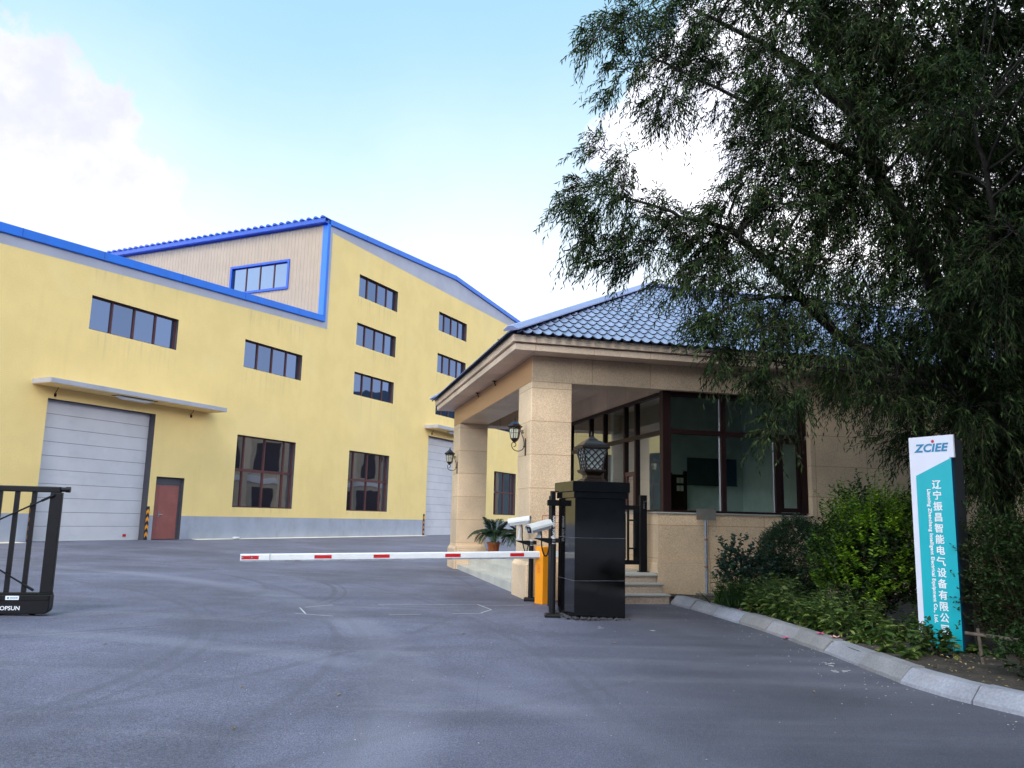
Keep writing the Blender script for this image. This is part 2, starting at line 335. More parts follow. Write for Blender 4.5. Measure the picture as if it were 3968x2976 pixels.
# ------------------------------------------------------------------ mesh helpers
class MB:
    def __init__(s): s.v = []; s.f = []; s.mi = []; s.sm = []
    def add(s, vs, fs, m=0, sm=False):
        o = len(s.v); s.v += [tuple(p) for p in vs]
        for f in fs: s.f.append(tuple(i+o for i in f)); s.mi.append(m); s.sm.append(sm)
        return s
    def box(s, x0, x1, y0, y1, z0, z1, m=0):
        v = [(x, y, z) for z in (z0, z1) for y in (y0, y1) for x in (x0, x1)]
        return s.add(v, [(0, 2, 3, 1), (4, 5, 7, 6), (0, 1, 5, 4), (2, 6, 7, 3), (0, 4, 6, 2), (1, 3, 7, 5)], m)
    def obox(s, c, sx, sy, sz, rz=0., m=0, rx=0., ry=0.):
        q = Matrix.Rotation(rz, 3, 'Z') @ Matrix.Rotation(ry, 3, 'Y') @ Matrix.Rotation(rx, 3, 'X')
        v = [Vector(c)+q @ Vector((x*sx/2, y*sy/2, z*sz/2)) for z in (-1, 1) for y in (-1, 1) for x in (-1, 1)]
        return s.add(v, [(0, 2, 3, 1), (4, 5, 7, 6), (0, 1, 5, 4), (2, 6, 7, 3), (0, 4, 6, 2), (1, 3, 7, 5)], m)
    def prism(s, pts, a0, a1, axis='y', m=0):
        """polygon pts in the plane normal to axis, extruded a0..a1 (y: pts are x,z; z: pts are x,y; x: pts are y,z)"""
        n = len(pts)
        def P(p, a): return {'y': (p[0], a, p[1]), 'z': (p[0], p[1], a), 'x': (a, p[0], p[1])}[axis]
        v = [P(p, a0) for p in pts]+[P(p, a1) for p in pts]
        area = sum(pts[i][0]*pts[(i+1) % n][1]-pts[(i+1) % n][0]*pts[i][1] for i in range(n))
        fl = (area > 0) != (axis == 'y')
        fs = [tuple(range(n))[::-1], tuple(range(n, 2*n))]+[(i, (i+1) % n, (i+1) % n+n, i+n) for i in range(n)]
        if not fl: fs = [f[::-1] for f in fs]
        return s.add(v, fs, m)
    def tube(s, pts, r, n=8, m=0, caps=True, sm=True):
        pts = [Vector(p) for p in pts]; k = len(pts)
        rs = r if isinstance(r, (list, tuple)) else [r]*k
        vs = []; prev = None
        for i, p in enumerate(pts):
            d = (pts[min(i+1, k-1)]-pts[max(i-1, 0)]).normalized()
            a = prev if prev is not None else (Vector((0, 0, 1)) if abs(d.z) < .9 else Vector((1, 0, 0)))
            u = (a-d*a.dot(d))
            if u.length < 1e-5: u = d.orthogonal()
            u.normalize(); prev = u; w_ = d.cross(u)
            vs += [p+(u*math.cos(2*math.pi*j/n)+w_*math.sin(2*math.pi*j/n))*rs[i] for j in range(n)]
        fs = [(i*n+j, i*n+(j+1) % n, (i+1)*n+(j+1) % n, (i+1)*n+j) for i in range(k-1) for j in range(n)]
        s.add(vs, fs, m, sm)
        if caps:
            s.add(vs[:n], [tuple(range(n))[::-1]], m); s.add(vs[-n:], [tuple(range(n))], m)
        return s
    def lathe(s, prof, c=(0, 0, 0), n=24, m=0, sm=True, sq=False, rz=0.):
        if sq: n = 4; rz = rz+math.pi/4; sm = False
        k = math.sqrt(2) if sq else 1.
        vs = []
        for (r, z) in prof:
            vs += [(c[0]+r*k*math.cos(rz+2*math.pi*j/n), c[1]+r*k*math.sin(rz+2*math.pi*j/n), c[2]+z) for j in range(n)]
        fs = [(i*n+j, i*n+(j+1) % n, (i+1)*n+(j+1) % n, (i+1)*n+j) for i in range(len(prof)-1) for j in range(n)]
        s.add(vs, fs, m, sm)
        s.add(vs[:n], [tuple(range(n))[::-1]], m); s.add(vs[-n:], [tuple(range(n))], m)
        return s
    def quad(s, a, b, c, d, m=0): return s.add([a, b, c, d], [(0, 1, 2, 3)], m)
    def build(s, name, mats, parent=None, bevel=0., loc=None):
        me = bpy.data.meshes.new(name); me.from_pydata(s.v, [], s.f)
        me.polygons.foreach_set('material_index', s.mi); me.polygons.foreach_set('use_smooth', s.sm)
        for m in (mats if isinstance(mats, (list, tuple)) else [mats]): me.materials.append(MATS[m])
        me.update()
        o = bpy.data.objects.new(name, me); C.objects.link(o)
        if parent: o.parent = parent
        if loc: o.location = loc
        if bevel:
            b = o.modifiers.new('bevel', 'BEVEL'); b.width = bevel; b.segments = 2; b.limit_method = 'ANGLE'; b.angle_limit = R(40)
        return o

def tag(o, label=None, cat=None, group=None, kind=None):
    if label: o['label'] = label
    if cat: o['category'] = cat
    if group: o['group'] = group
    if kind: o['kind'] = kind
    return o
def thing(name, label, cat, loc=(0, 0, 0), rz=0., group=None):
    o = bpy.data.objects.new(name, None); o.empty_display_size = .2; C.objects.link(o)
    o.location = loc; o.rotation_euler = (0, 0, rz)
    return tag(o, label, cat, group)
def copy_tree(o, parent=None):
    c = o.copy(); C.objects.link(c)
    if parent: c.parent = parent
    for ch in list(o.children): copy_tree(ch, c)
    return c
def np_mesh(name, verts, faces, mats, mi=None, parent=None, smooth=False):
    """verts (N,3) array, faces = list of (array of quads/tris)"""
    me = bpy.data.meshes.new(name)
    me.vertices.add(len(verts)); me.vertices.foreach_set('co', np.asarray(verts, np.float32).ravel())
    nl = sum(f.size for f in faces); nf = sum(len(f) for f in faces)
    me.loops.add(nl); me.loops.foreach_set('vertex_index', np.concatenate([f.ravel() for f in faces]).astype(np.int32))
    tot = np.concatenate([np.full(len(f), f.shape[1]) for f in faces]); st = np.concatenate([[0], np.cumsum(tot)[:-1]])
    me.polygons.add(nf); me.polygons.foreach_set('loop_start', st.astype(np.int32)); me.polygons.foreach_set('loop_total', tot.astype(np.int32))
    if mi is not None: me.polygons.foreach_set('material_index', np.concatenate([np.full(len(f), k) for f, k in zip(faces, mi)]).astype(np.int32))
    if smooth: me.polygons.foreach_set('use_smooth', np.ones(nf, bool))
    for m in (mats if isinstance(mats, (list, tuple)) else [mats]): me.materials.append(MATS[m])
    me.update(calc_edges=True); me.validate()
    o = bpy.data.objects.new(name, me); C.objects.link(o)
    if parent: o.parent = parent
    return o
def norm(a): return a/np.maximum(np.linalg.norm(a, axis=-1, keepdims=True), 1e-9)
def leaf_arrays(P, D, N, L, Wd, off, broad=False, fold=.25):
    """one folded leaf per row: base point, direction, face normal, length, width"""
    D = norm(D); S = norm(np.cross(D, N)); N = np.cross(S, D)
    L = L[:, None]; Wd = Wd[:, None]; n = len(P)
    if broad:
        b = P; t = P+D*L-N*L*.12
        r1 = P+D*L*.28+S*Wd*.46+N*Wd*fold; r2 = P+D*L*.66+S*Wd*.38+N*Wd*fold*.8
        l1 = P+D*L*.28-S*Wd*.46+N*Wd*fold; l2 = P+D*L*.66-S*Wd*.38+N*Wd*fold*.8
        V = np.stack([b, r1, r2, t, l2, l1], 1).reshape(-1, 3)
        i = off+np.arange(n)[:, None]*6
        F = np.concatenate([i+np.array([[0, 1, 2, 3]]), i+np.array([[0, 3, 4, 5]])])
    else:
        b = P; t = P+D*L-N*L*.1
        r = P+D*L*.42+S*Wd*.5+N*Wd*fold; l = P+D*L*.42-S*Wd*.5+N*Wd*fold
        V = np.stack([b, r, t, l], 1).reshape(-1, 3)
        i = off+np.arange(n)[:, None]*4
        F = np.concatenate([i+np.array([[0, 1, 2]]), i+np.array([[0, 2, 3]])])
    return V, F
def tubes_np(polys, radii, off, n=4):
    """polys (K,T,3), radii (K,T): bundles of thin stems"""
    K, T, _ = polys.shape
    d = norm(np.gradient(polys, axis=1)); a = np.where(np.abs(d[..., 2:3]) < .9, np.array([0, 0, 1.]), np.array([1., 0, 0]))
    u = norm(np.cross(d, a)); v = np.cross(d, u)
    ang = 2*np.pi*np.arange(n)/n
    ring = polys[:, :, None]+radii[:, :, None, None]*(u[:, :, None]*np.cos(ang)[None, None, :, None]+v[:, :, None]*np.sin(ang)[None, None, :, None])
    V = ring.reshape(-1, 3)
    k = np.arange(K)[:, None, None]*T*n; t = np.arange(T-1)[None, :, None]*n; j = np.arange(n)[None, None, :]; j2 = (j+1) % n
    F = np.stack([k+t+j, k+t+j2, k+t+n+j2, k+t+n+j], -1).reshape(-1, 4)+off
    return V, F

def text_mesh(name, body, size, mat, parent, x, z, y=-.004, rot=0., shear=0., bold=0., ex=.0012, ax='CENTER', ay='CENTER', space=1., sx=1., rz=0.):
    cu = bpy.data.curves.new(name, 'FONT'); cu.body = body; cu.size = size; cu.align_x = ax; cu.align_y = ay
    cu.shear = shear; cu.offset = bold; cu.extrude = ex; cu.space_character = space; cu.resolution_u = 3
    to = bpy.data.objects.new(name, cu); C.objects.link(to)
    me = bpy.data.meshes.new_from_object(to); bpy.data.objects.remove(to); bpy.data.curves.remove(cu)
    me.materials.clear(); me.materials.append(MATS[mat])
    me.transform(Matrix.Translation((x, y, z)) @ Matrix.Rotation(rz, 4, 'Z') @ Matrix.Rotation(R(90), 4, 'X') @ Matrix.Rotation(rot, 4, 'Z') @ Matrix.Diagonal((sx, 1, 1, 1)))
    me.name = name
    o = bpy.data.objects.new(name, me); C.objects.link(o); o.parent = parent
    return o

# ------------------------------------------------------------------ frames of the place
AF, AG = .439214, .24012
d1 = Vector((math.sin(AF), math.cos(AF), 0)); n1 = Vector((-math.cos(AF), math.sin(AF), 0))     # along / into the factory front
e2 = Vector((math.cos(AG), math.sin(AG), 0)); e1 = Vector((-math.sin(AG), math.cos(AG), 0))     # along / into the gatehouse front
G0 = Vector((.3487, 16.016, 0)); FD = 27.2
def gh(u, v, z=0.): return G0+e2*u+e1*v+Vector((0, 0, z))
def zg(x, y):
    t = Vector((x, y, 0)).dot(n1)
    if t < 3: return 0.
    if t < 7: return .01667*(t-3)**2/8
    return .01667*(min(t, FD)-5)

# ------------------------------------------------------------------ ground and terrain
def build_ground():
    ts = [-900, -200, -60, -20, 0, 3, 3.6, 4.2, 4.8, 5.4, 6, 6.5, 7, 12, 20, 27.2, 27.6, 60, 900]
    ss = [-900, -300, -100, -30, 0, 30, 60, 100, 300, 900]
    v = []; f = []
    for t in ts:
        for s_ in ss:
            p = d1*s_+n1*t; v.append((p.x, p.y, zg(p.x, p.y)))
    k = len(ss)
    for i in range(len(ts)-1):
        for j in range(k-1): f.append((i*k+j+1, i*k+j, (i+1)*k+j, (i+1)*k+j+1))
    m = MB(); m.add(v, f, 0, True)
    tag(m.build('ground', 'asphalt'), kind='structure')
build_ground()
def build_hills():
    m = MB(); A = np.radians(np.linspace(40, 325, 58)); v = []; f = []
    h = 70+10*np.sin(A*3.1+1)+8*np.sin(A*7.3)+4*np.sin(A*17)+22*np.exp(-((A-1.14)/.3)**2)
    for a, hh in zip(A, h):
        s_, c_ = math.sin(a), math.cos(a)
        for (r, z) in ((360, -1), (430, hh*.45), (520, hh), (640, hh*.6), (760, -1)):
            k = 1+.03*math.sin(a*13+r); v.append((s_*r*k, c_*r*k, z))
    for i in range(len(A)-1):
        for j in range(4): f.append((i*5+j, i*5+j+1, (i+1)*5+j+1, (i+1)*5+j))
    m.add(v, f, 0, True)
    tag(m.build('hills', 'hill'), kind='structure')
build_hills()

# chalk line of the buried loop, and the broken white patch at its end
def strip(pts, wd, name, mat='paint_line', dz=.004):
    m = MB()
    for (a, b) in pts:
        a = Vector((a[0], a[1], 0)); b = Vector((b[0], b[1], 0)); d = (b-a).normalized(); s_ = Vector((-d.y, d.x, 0))
        n = max(1, int((b-a).length/.5))
        for i in range(n):
            if random.random() < .07: continue
            p = a.lerp(b, i/n); q = a.lerp(b, (i+1)/n)
            w0 = wd/2*random.uniform(.6, 1.15); w1 = wd/2*random.uniform(.6, 1.15)
            m.quad(*[Vector((c.x, c.y, zg(c.x, c.y)+dz)) for c in (p-s_*w0, q-s_*w1, q+s_*w1, p+s_*w0)])
    return tag(m.build(name, mat), kind='structure')
strip([((-3.32, 13.54), (-3.04, 12.79)), ((-3.2, 12.8), (-2.6, 12.66)), ((-2.3, 12.85), (-.39, 13.70)), ((-3.25, 13.6), (-2.9, 14.05)), ((-2.2, 14.4), (-.52, 14.94)),
       ((-.52, 14.94), (-.26, 14.24)), ((-.26, 14.24), (-.42, 13.74)), ((-.45, 14.75), (.46, 15.2))], .024, 'road_marking')

# ------------------------------------------------------------------ factory
FR = thing('factory_building', 'large yellow rendered factory with blue roof trim and roller doors', 'factory', tuple(n1*FD), math.atan2(d1.y, d1.x))
S0, SJ, SR, SE = 4., 34.15, 48.17, 62.2            # left end, joint of low and high hall, ridge, right end
def ztop(s_):
    if s_ <= SJ: return 11.05+(s_-16.6)*.0498
    if s_ <= SR: return 17.30+(s_-SJ)*.0594
    return 18.13-(s_-SR)*.0694
WIN = []   # s0, s1, z0, z1, kind
for (s0, s1) in ((20.42, 24.58), (28.54, 32.63)): WIN.append((s0, s1, 8.22, 9.53, 'high'))
for (s0, s1) in ((37.12, 41.12), (46.17, 50.11), (55.12, 59.0)):
    for z in (8.19, 11.02, 13.85): WIN.append((s0, s1, z, z+1.29, 'high'))
WIN += [(28.5, 32.56, 1.77, 5.06, 'low'), (37.04, 41.0, 1.77, 5.05, 'low'), (55.12, 59.0, 1.80, 5.02, 'low')]
DOORS = [(19.12, 23.85, .37, 5.41, 'roll'), (45.42, 50.4, .37, 6.70, 'roll'), (24.18, 25.63, .37, 2.91, 'door')]
def factory():
    ops = WIN+DOORS
    xs = sorted({S0, SJ, SR, SE} | {a for o in ops for a in o[:2]})
    zs = sorted({.3, 1.34, 10.2} | {a for o in ops for a in o[2:4]} | {16.5})
    wall, pl = MB(), MB()
    def zr(x, left):   # roofline, taking the side of the joint the cell lies on
        return ztop(x if not (left and x == SJ) else SJ-1e-6) if not (x == SJ and not left) else ztop(SJ+1e-6)
    for i in range(len(xs)-1):
        a, b = xs[i], xs[i+1]; low = b <= SJ+1e-6
        zl = [z for z in zs if z < (10.25 if low else 16.6)]
        for j in range(len(zl)-1):
            c, d = zl[j], zl[j+1]
            if any(o[0]-1e-6 <= a and b <= o[1]+1e-6 and o[2]-1e-6 <= c and d <= o[3]+1e-6 for o in ops): continue
            t = pl if d <= 1.34+1e-6 else wall
            t.quad((a, 0, c), (b, 0, c), (b, 0, d), (a, 0, d))
        za, zb = (ztop(a), ztop(min(b, SJ-1e-6))) if low else (ztop(a+1e-6), ztop(b))
        wall.quad((a, 0, zl[-1]), (b, 0, zl[-1]), (b, 0, zb), (a, 0, za))
    wall.quad((SE, 0, .3), (SE, 30, .3), (SE, 30, ztop(SE)), (SE, 0, ztop(SE)))
    wall.quad((S0, 30, .3), (S0, 0, .3), (S0, 0, ztop(S0)), (S0, 30, ztop(S0)))
    wall.quad((SE, 30, .3), (S0, 30, .3), (S0, 30, 11), (SE, 30, 17))
    wall.build('wall', 'stucco', FR); pl.build('plinth', 'plinth_grey', FR)
    # grey band under the roofline, 3 mm proud
    b = MB()
    b.prism([(S0, ztop(S0)-.70), (SJ+.33, ztop(SJ-.01)-.60), (SJ+.33, 16.70), (47.9, 16.62), (SE, 16.60), (SE, ztop(SE)-.1), (SR, ztop(SR)-.1), (SJ+.05, ztop(SJ+.01)-.1), (SJ+.05, ztop(SJ-.01)-.1), (S0, ztop(S0)-.1)], -.003, .01)
    b.build('trim_band', 'band_grey', FR)
    # blue edge trims
    t = MB()
    def trim(a, b_, h, y0=-.12):
        t.prism([(a, ztop(a+1e-6 if a == SJ else a)-h), (b_, ztop(b_-1e-6 if b_ == SJ else b_)-h), (b_, ztop(b_-1e-6 if b_ == SJ else b_)+.04), (a, ztop(a+1e-6 if a == SJ else a)+.04)], y0, .25)
    trim(S0, SJ, .29); trim(SJ, SR, .27); trim(SR, SE+.1, .27)
    t.box(SJ-.22, SJ+.0, -.118, .24, ztop(SJ-.01)+.04, ztop(SJ+.01)-.27)
    t.build('roof_edge_trim', 'blue_metal', FR, bevel=.015)
    # joints in the trim
    for s_ in (17.4, 20.66, 24.47, 28.2, 32., 37.5, 40.8, 44.4, 48.16, 52, 56):
        MB().box(s_, s_+.015, -.128, -.121, ztop(s_)-.27, ztop(s_)+.04).build('trim_joint', 'blue_dark', FR)
    # roofs
    r = MB()
    r.quad((S0, -.05, ztop(S0)), (SJ, -.05, ztop(SJ-.01)), (SJ, 30, ztop(SJ-.01)), (S0, 30, ztop(S0)))
    r.quad((SJ-.3, -.05, ztop(SJ+.01)), (SR, -.05, ztop(SR)), (SR, 30, ztop(SR)), (SJ-.3, 30, ztop(SJ+.01)))
    r.quad((SR, -.05, ztop(SR)), (SE+.2, -.05, ztop(SE)), (SE+.2, 30, ztop(SE)), (SR, 30, ztop(SR)))
    r.build('roof', 'blue_metal', FR)
    # corrugated side wall of the high hall above the low roof
    cw = MB(); xw = SJ-.18; y = .0; prof = []
    y0w, y1w, z0w, z1w = 2.5, 6.5, 13.78, 15.2
    ys = []
    while y < 22: ys += [(y, 0.), (y+.03, -.03), (y+.07, -.03), (y+.10, 0.)]; y += .235
    for (ya, oa), (yb, ob) in zip(ys[:-1], ys[1:]):
        if yb > y0w and ya < y1w: segs = ((10.2, z0w), (z1w, 17.0))
        else: segs = ((10.2, 17.0),)
        for (za, zb) in segs: cw.quad((xw+oa, yb, za), (xw+ob*1+0*oa if False else xw+ob, ya, za), (xw+ob, ya, zb), (xw+oa, yb, zb)) if False else cw.quad((xw+ob, yb, za), (xw+oa, ya, za), (xw+oa, ya, zb), (xw+ob, yb, zb))
    cw.build('side_cladding', 'beige_sheet', FR)
    g = MB()   # gutter / eave of the side wall
    g.box(xw-.32, xw+.02, -.1, 22, 17.03, 17.12); g.box(xw-.34, xw-.30, -.1, 22, 17.05, 17.30); g.box(xw-.1, xw+.02, -.1, 22, 17.122, 17.24)
    g.build('gutter', 'blue_dark', FR)
    e = MB(); y = -.1
    while y < 22: e.prism([(y, 17.30), (y+.10, 17.40), (y+.2, 17.40), (y+.30, 17.30)], xw-.42, xw+.6, 'x'); y += .47
    e.build('roof_rib', 'blue_dark', FR)
    # blue window in the side wall
    wd = MB(); f = .13
    for (a, b_, c, d) in ((y0w-f, y1w+f, z0w-f, z0w), (y0w-f, y1w+f, z1w, z1w+f), (y0w-f, y0w, z0w, z1w), (y1w, y1w+f, z0w, z1w)): wd.box(xw-.09, xw+.1, a, b_, c, d)
    wo_ = wd.build('window', 'blue_dark', FR); wo_['label'] = 'blue framed window in the beige side cladding'
    for k in range(1, 4): yy = y0w+(y1w-y0w)*k/4; MB().box(xw+.02, xw+.08, yy-.03, yy+.03, z0w, z1w).build('mullion', 'brown_frame', wo_)
    MB().quad((xw+.06, y1w, z0w), (xw+.06, y0w, z0w), (xw+.06, y0w, z1w), (xw+.06, y1w, z1w)).build('pane', 'dim_pane', wo_)
    # front windows: dark reveal, brown mullions, reflecting panes
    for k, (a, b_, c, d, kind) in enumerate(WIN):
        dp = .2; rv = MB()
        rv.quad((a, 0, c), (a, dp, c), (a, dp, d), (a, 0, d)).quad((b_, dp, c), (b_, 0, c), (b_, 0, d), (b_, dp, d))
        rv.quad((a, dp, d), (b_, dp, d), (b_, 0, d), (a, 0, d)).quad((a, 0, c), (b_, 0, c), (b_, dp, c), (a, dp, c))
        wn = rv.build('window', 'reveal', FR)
        fr = MB(); q = .05
        fr.box(a, a+q, dp-.06, dp+.02, c, d); fr.box(b_-q, b_, dp-.06, dp+.02, c, d)
        fr.box(a+q, b_-q, dp-.06, dp+.02, c, c+q); fr.box(a+q, b_-q, dp-.06, dp+.02, d-q, d)
        if kind == 'high':
            cuts = [a+(b_-a)*i/4 for i in (1, 2, 3)]; hz_ = []
        else:
            cuts = [a+(b_-a)*i for i in (.16, .5, .84)]; hz_ = [c+(d-c)*.52]
        for x in cuts: fr.box(x-.035, x+.035, dp-.055, dp+.02, c+q, d-q)
        for z in hz_:
            for x0, x1 in zip([a+q]+[x+.035 for x in cuts], [x-.035 for x in cuts]+[b_-q]): fr.box(x0, x1, dp-.05, dp+.02, z-.06, z+.06)
        fr.build('frame', 'brown_frame', wn)
        pn = MB(); xs_ = [a]+cuts+[b_]
        for x0, x1 in zip(xs_[:-1], xs_[1:]):
            for z0, z1 in zip([c]+hz_, hz_+[d]):
                t0, t1 = random.uniform(-.004, .004), random.uniform(-.003, .003)
                pn.quad((x0, dp+t0, z0), (x1, dp-t0, z0), (x1, dp-t0+t1, z1), (x0, dp+t0+t1, z1))
        pn.build('pane', 'sky_pane' if kind == 'high' else 'low_pane', wn)
    # roller doors
    for (a, b_, c, d, kind) in DOORS:
        if kind != 'roll': continue
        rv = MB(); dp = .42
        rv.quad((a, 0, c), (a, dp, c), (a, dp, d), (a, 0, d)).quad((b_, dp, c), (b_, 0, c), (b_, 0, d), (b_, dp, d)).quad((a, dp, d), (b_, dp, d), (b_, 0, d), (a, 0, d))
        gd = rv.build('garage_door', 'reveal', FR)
        pm = MB(); z = c+.03; n = round((d-c)/.5); h = (d-c-.03)/n
        for k in range(n): pm.box(a-.02, b_+.02, dp-.08, dp, z+k*h+.006, z+(k+1)*h-.006)
        pm.build('door_panel', 'shutter', gd, bevel=.006)
        bk = MB(); bk.box(a-.03, b_+.03, dp-.05, dp+.02, c+.02, d+.02); bk.build('panel_joint', 'reveal', gd)
        rb = MB(); rb.box(a+.02, b_-.02, dp-.10, dp-.082, c+.005, c+.06); rb.build('bottom_seal', 'white_plastic', gd)
    MB().box(23.1, 23.25, .325, .338, .50, .60).build('red_tag', 'red', FR)
    # small steel door
    a, b_, c, d = DOORS[2][:4]
    rv = MB(); dp = .18
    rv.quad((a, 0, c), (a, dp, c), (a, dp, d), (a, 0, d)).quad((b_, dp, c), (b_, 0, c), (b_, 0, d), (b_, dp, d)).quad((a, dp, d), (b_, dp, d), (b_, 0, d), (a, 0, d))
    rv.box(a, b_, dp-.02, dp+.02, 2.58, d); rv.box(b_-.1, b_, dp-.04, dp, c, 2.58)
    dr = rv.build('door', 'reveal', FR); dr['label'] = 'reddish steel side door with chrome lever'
    lf = MB(); lf.box(a, a+.30, dp-.03, dp+.01, c+.02, 2.575); lf.box(a+.305, b_-.105, dp-.03, dp+.01, c+.02, 2.575)
    lf.build('door_leaf', 'door_red', dr, bevel=.006)
    hd = MB(); hd.box(a+.36, a+.42, dp-.045, dp-.03, 1.28, 1.50); hd.tube([(a+.39, dp-.05, 1.38), (a+.39, dp-.10, 1.38), (a+.54, dp-.10, 1.37)], .014, 8)
    hd.build('handle', 'chrome', dr)
    # canopies
    for (a, b_, zc, th, dpt) in ((18.46, 26.72, 5.83, .175, 1.0), (44.9, 51.6, 7.14, .2, 1.0)):
        z0 = zc
        cm = MB(); cm.box(a, b_, -dpt, 0., z0, z0+th)
        cp = cm.build('door_canopy', 'canopy_grey', FR, bevel=.01)
        un = MB(); un.box(a+.02, b_-.02, -dpt+.02, -.01, z0-.012, z0-.002); un.build('canopy_soffit', 'stucco', cp)
        mx = (a+b_)/2-.3; lm = MB()
        lm.prism([(mx-.9, z0-.013), (mx+.9, z0-.013), (mx+.55, z0-.13), (mx-.55, z0-.13)], -.75, -.45); lm.build('canopy_lamp', 'lamp_white', cp, bevel=.03)
        lf = MB(); lf.box(mx-.93, mx+.93, -.78, -.42, z0-.03, z0-.0125); lf.build('lamp_tray', 'black_matte', cp)
        for x in (a+.9, b_-1.05):
            hk = MB(); hk.tube([(x, -.15, z0-.012), (x, -.12, z0-.10), (x, -.02, z0-.2)], .012, 6); hk.box(x-.03, x+.03, -.06, -.0, z0-.34, z0-.22)
            hk.build('bracket', 'black_matte', cp)
    # striped corner guards beside the doors
    for x in (18.98, 23.88, 45.2):
        gm = MB(); w_ = .075
        for side in (0, 1):
            pass
        gm.box(x-w_, x+w_, -.035, -.004, .38, 1.70)
        go = gm.build('corner_guard', 'guard_black', FR)
        st = MB(); z = .46
        while z < 1.6:
            st.prism([(x-w_, z), (x+.0, z+.10), (x+.0, z+.24), (x-w_, z+.14)], -.040, -.036); st.prism([(x+w_, z), (x, z+.10), (x, z+.24), (x+w_, z+.14)], -.040, -.036); z += .30
        st.build('stripe', 'guard_orange', go)
factory()
# pale concrete apron at the foot of the factory wall
ap = MB()
for (a, b_) in ((6, 18.55), (26.3, 45.0), (51.3, 62)):
    P = [d1*x+n1*y for x, y in ((a, FD), (b_-.0, FD), (b_+.12 if b_ < 50 else b_, FD-.62), (a-.2 if a > 20 else a, FD-.62))]
    zt = .385; v = [Vector((p.x, p.y, zt if k < 2 else zt-.03)) for k, p in enumerate(P)]
    v += [Vector((p.x, p.y, .2)) for p in P]
    ap.add(v, [(0, 3, 2, 1), (3, 7, 6, 2), (2, 6, 5, 1), (0, 4, 7, 3)])
tag(ap.build('apron', 'apron'), kind='structure')
# crumpled pale bag on the apron
bgm = MB(); bgm.lathe([(.02, 0), (.19, .0), (.2, .05), (.16, .09), (.05, .1)], n=12)
bgo = bgm.build('bag', 'white_plastic'); p = d1*28.53+n1*(FD-.35); bgo.location = (p.x, p.y, .37); bgo.scale = (1, .6, 1); bgo.rotation_euler = (0, 0, 1.1)
tag(bgo, 'small crumpled white bag lying at the foot of the grey factory plinth', 'bag')

# ------------------------------------------------------------------ neighbouring office block, mirrored in the low factory windows
OB = thing('office_building', 'tan two storey office block behind the gatehouse, mirrored in the low factory windows', 'building', (31, 44, .3), R(90))
m = MB(); m.box(0, 44, -12, 0, -.3, 9.2); m.build('wall', 'tan_render', OB)
m = MB(); m.box(-.3, 44.3, -12.3, .35, 9.2, 9.6); m.box(-.05, 44.05, -.05, .12, 4.3, 4.8); m.build('cornice', 'canopy_grey', OB)
src = None
for k in range(11):
    for z in (.9, 5.3):
        if src is None:
            m = MB(); m.box(0, 2.1, .003, .06, 0, 3.0); src = m.build('window', 'frame_dark', OB); o = src
        else:
            o = src.copy(); C.objects.link(o); o.parent = OB
        o.location = (1.0+k*4., 0, z)
m = MB()
for k in range(12): m.box(-.4+k*4.0, .4+k*4.0, .004, .3, -.3, 9.2)
m.build('pilaster', 'tan_render', OB)

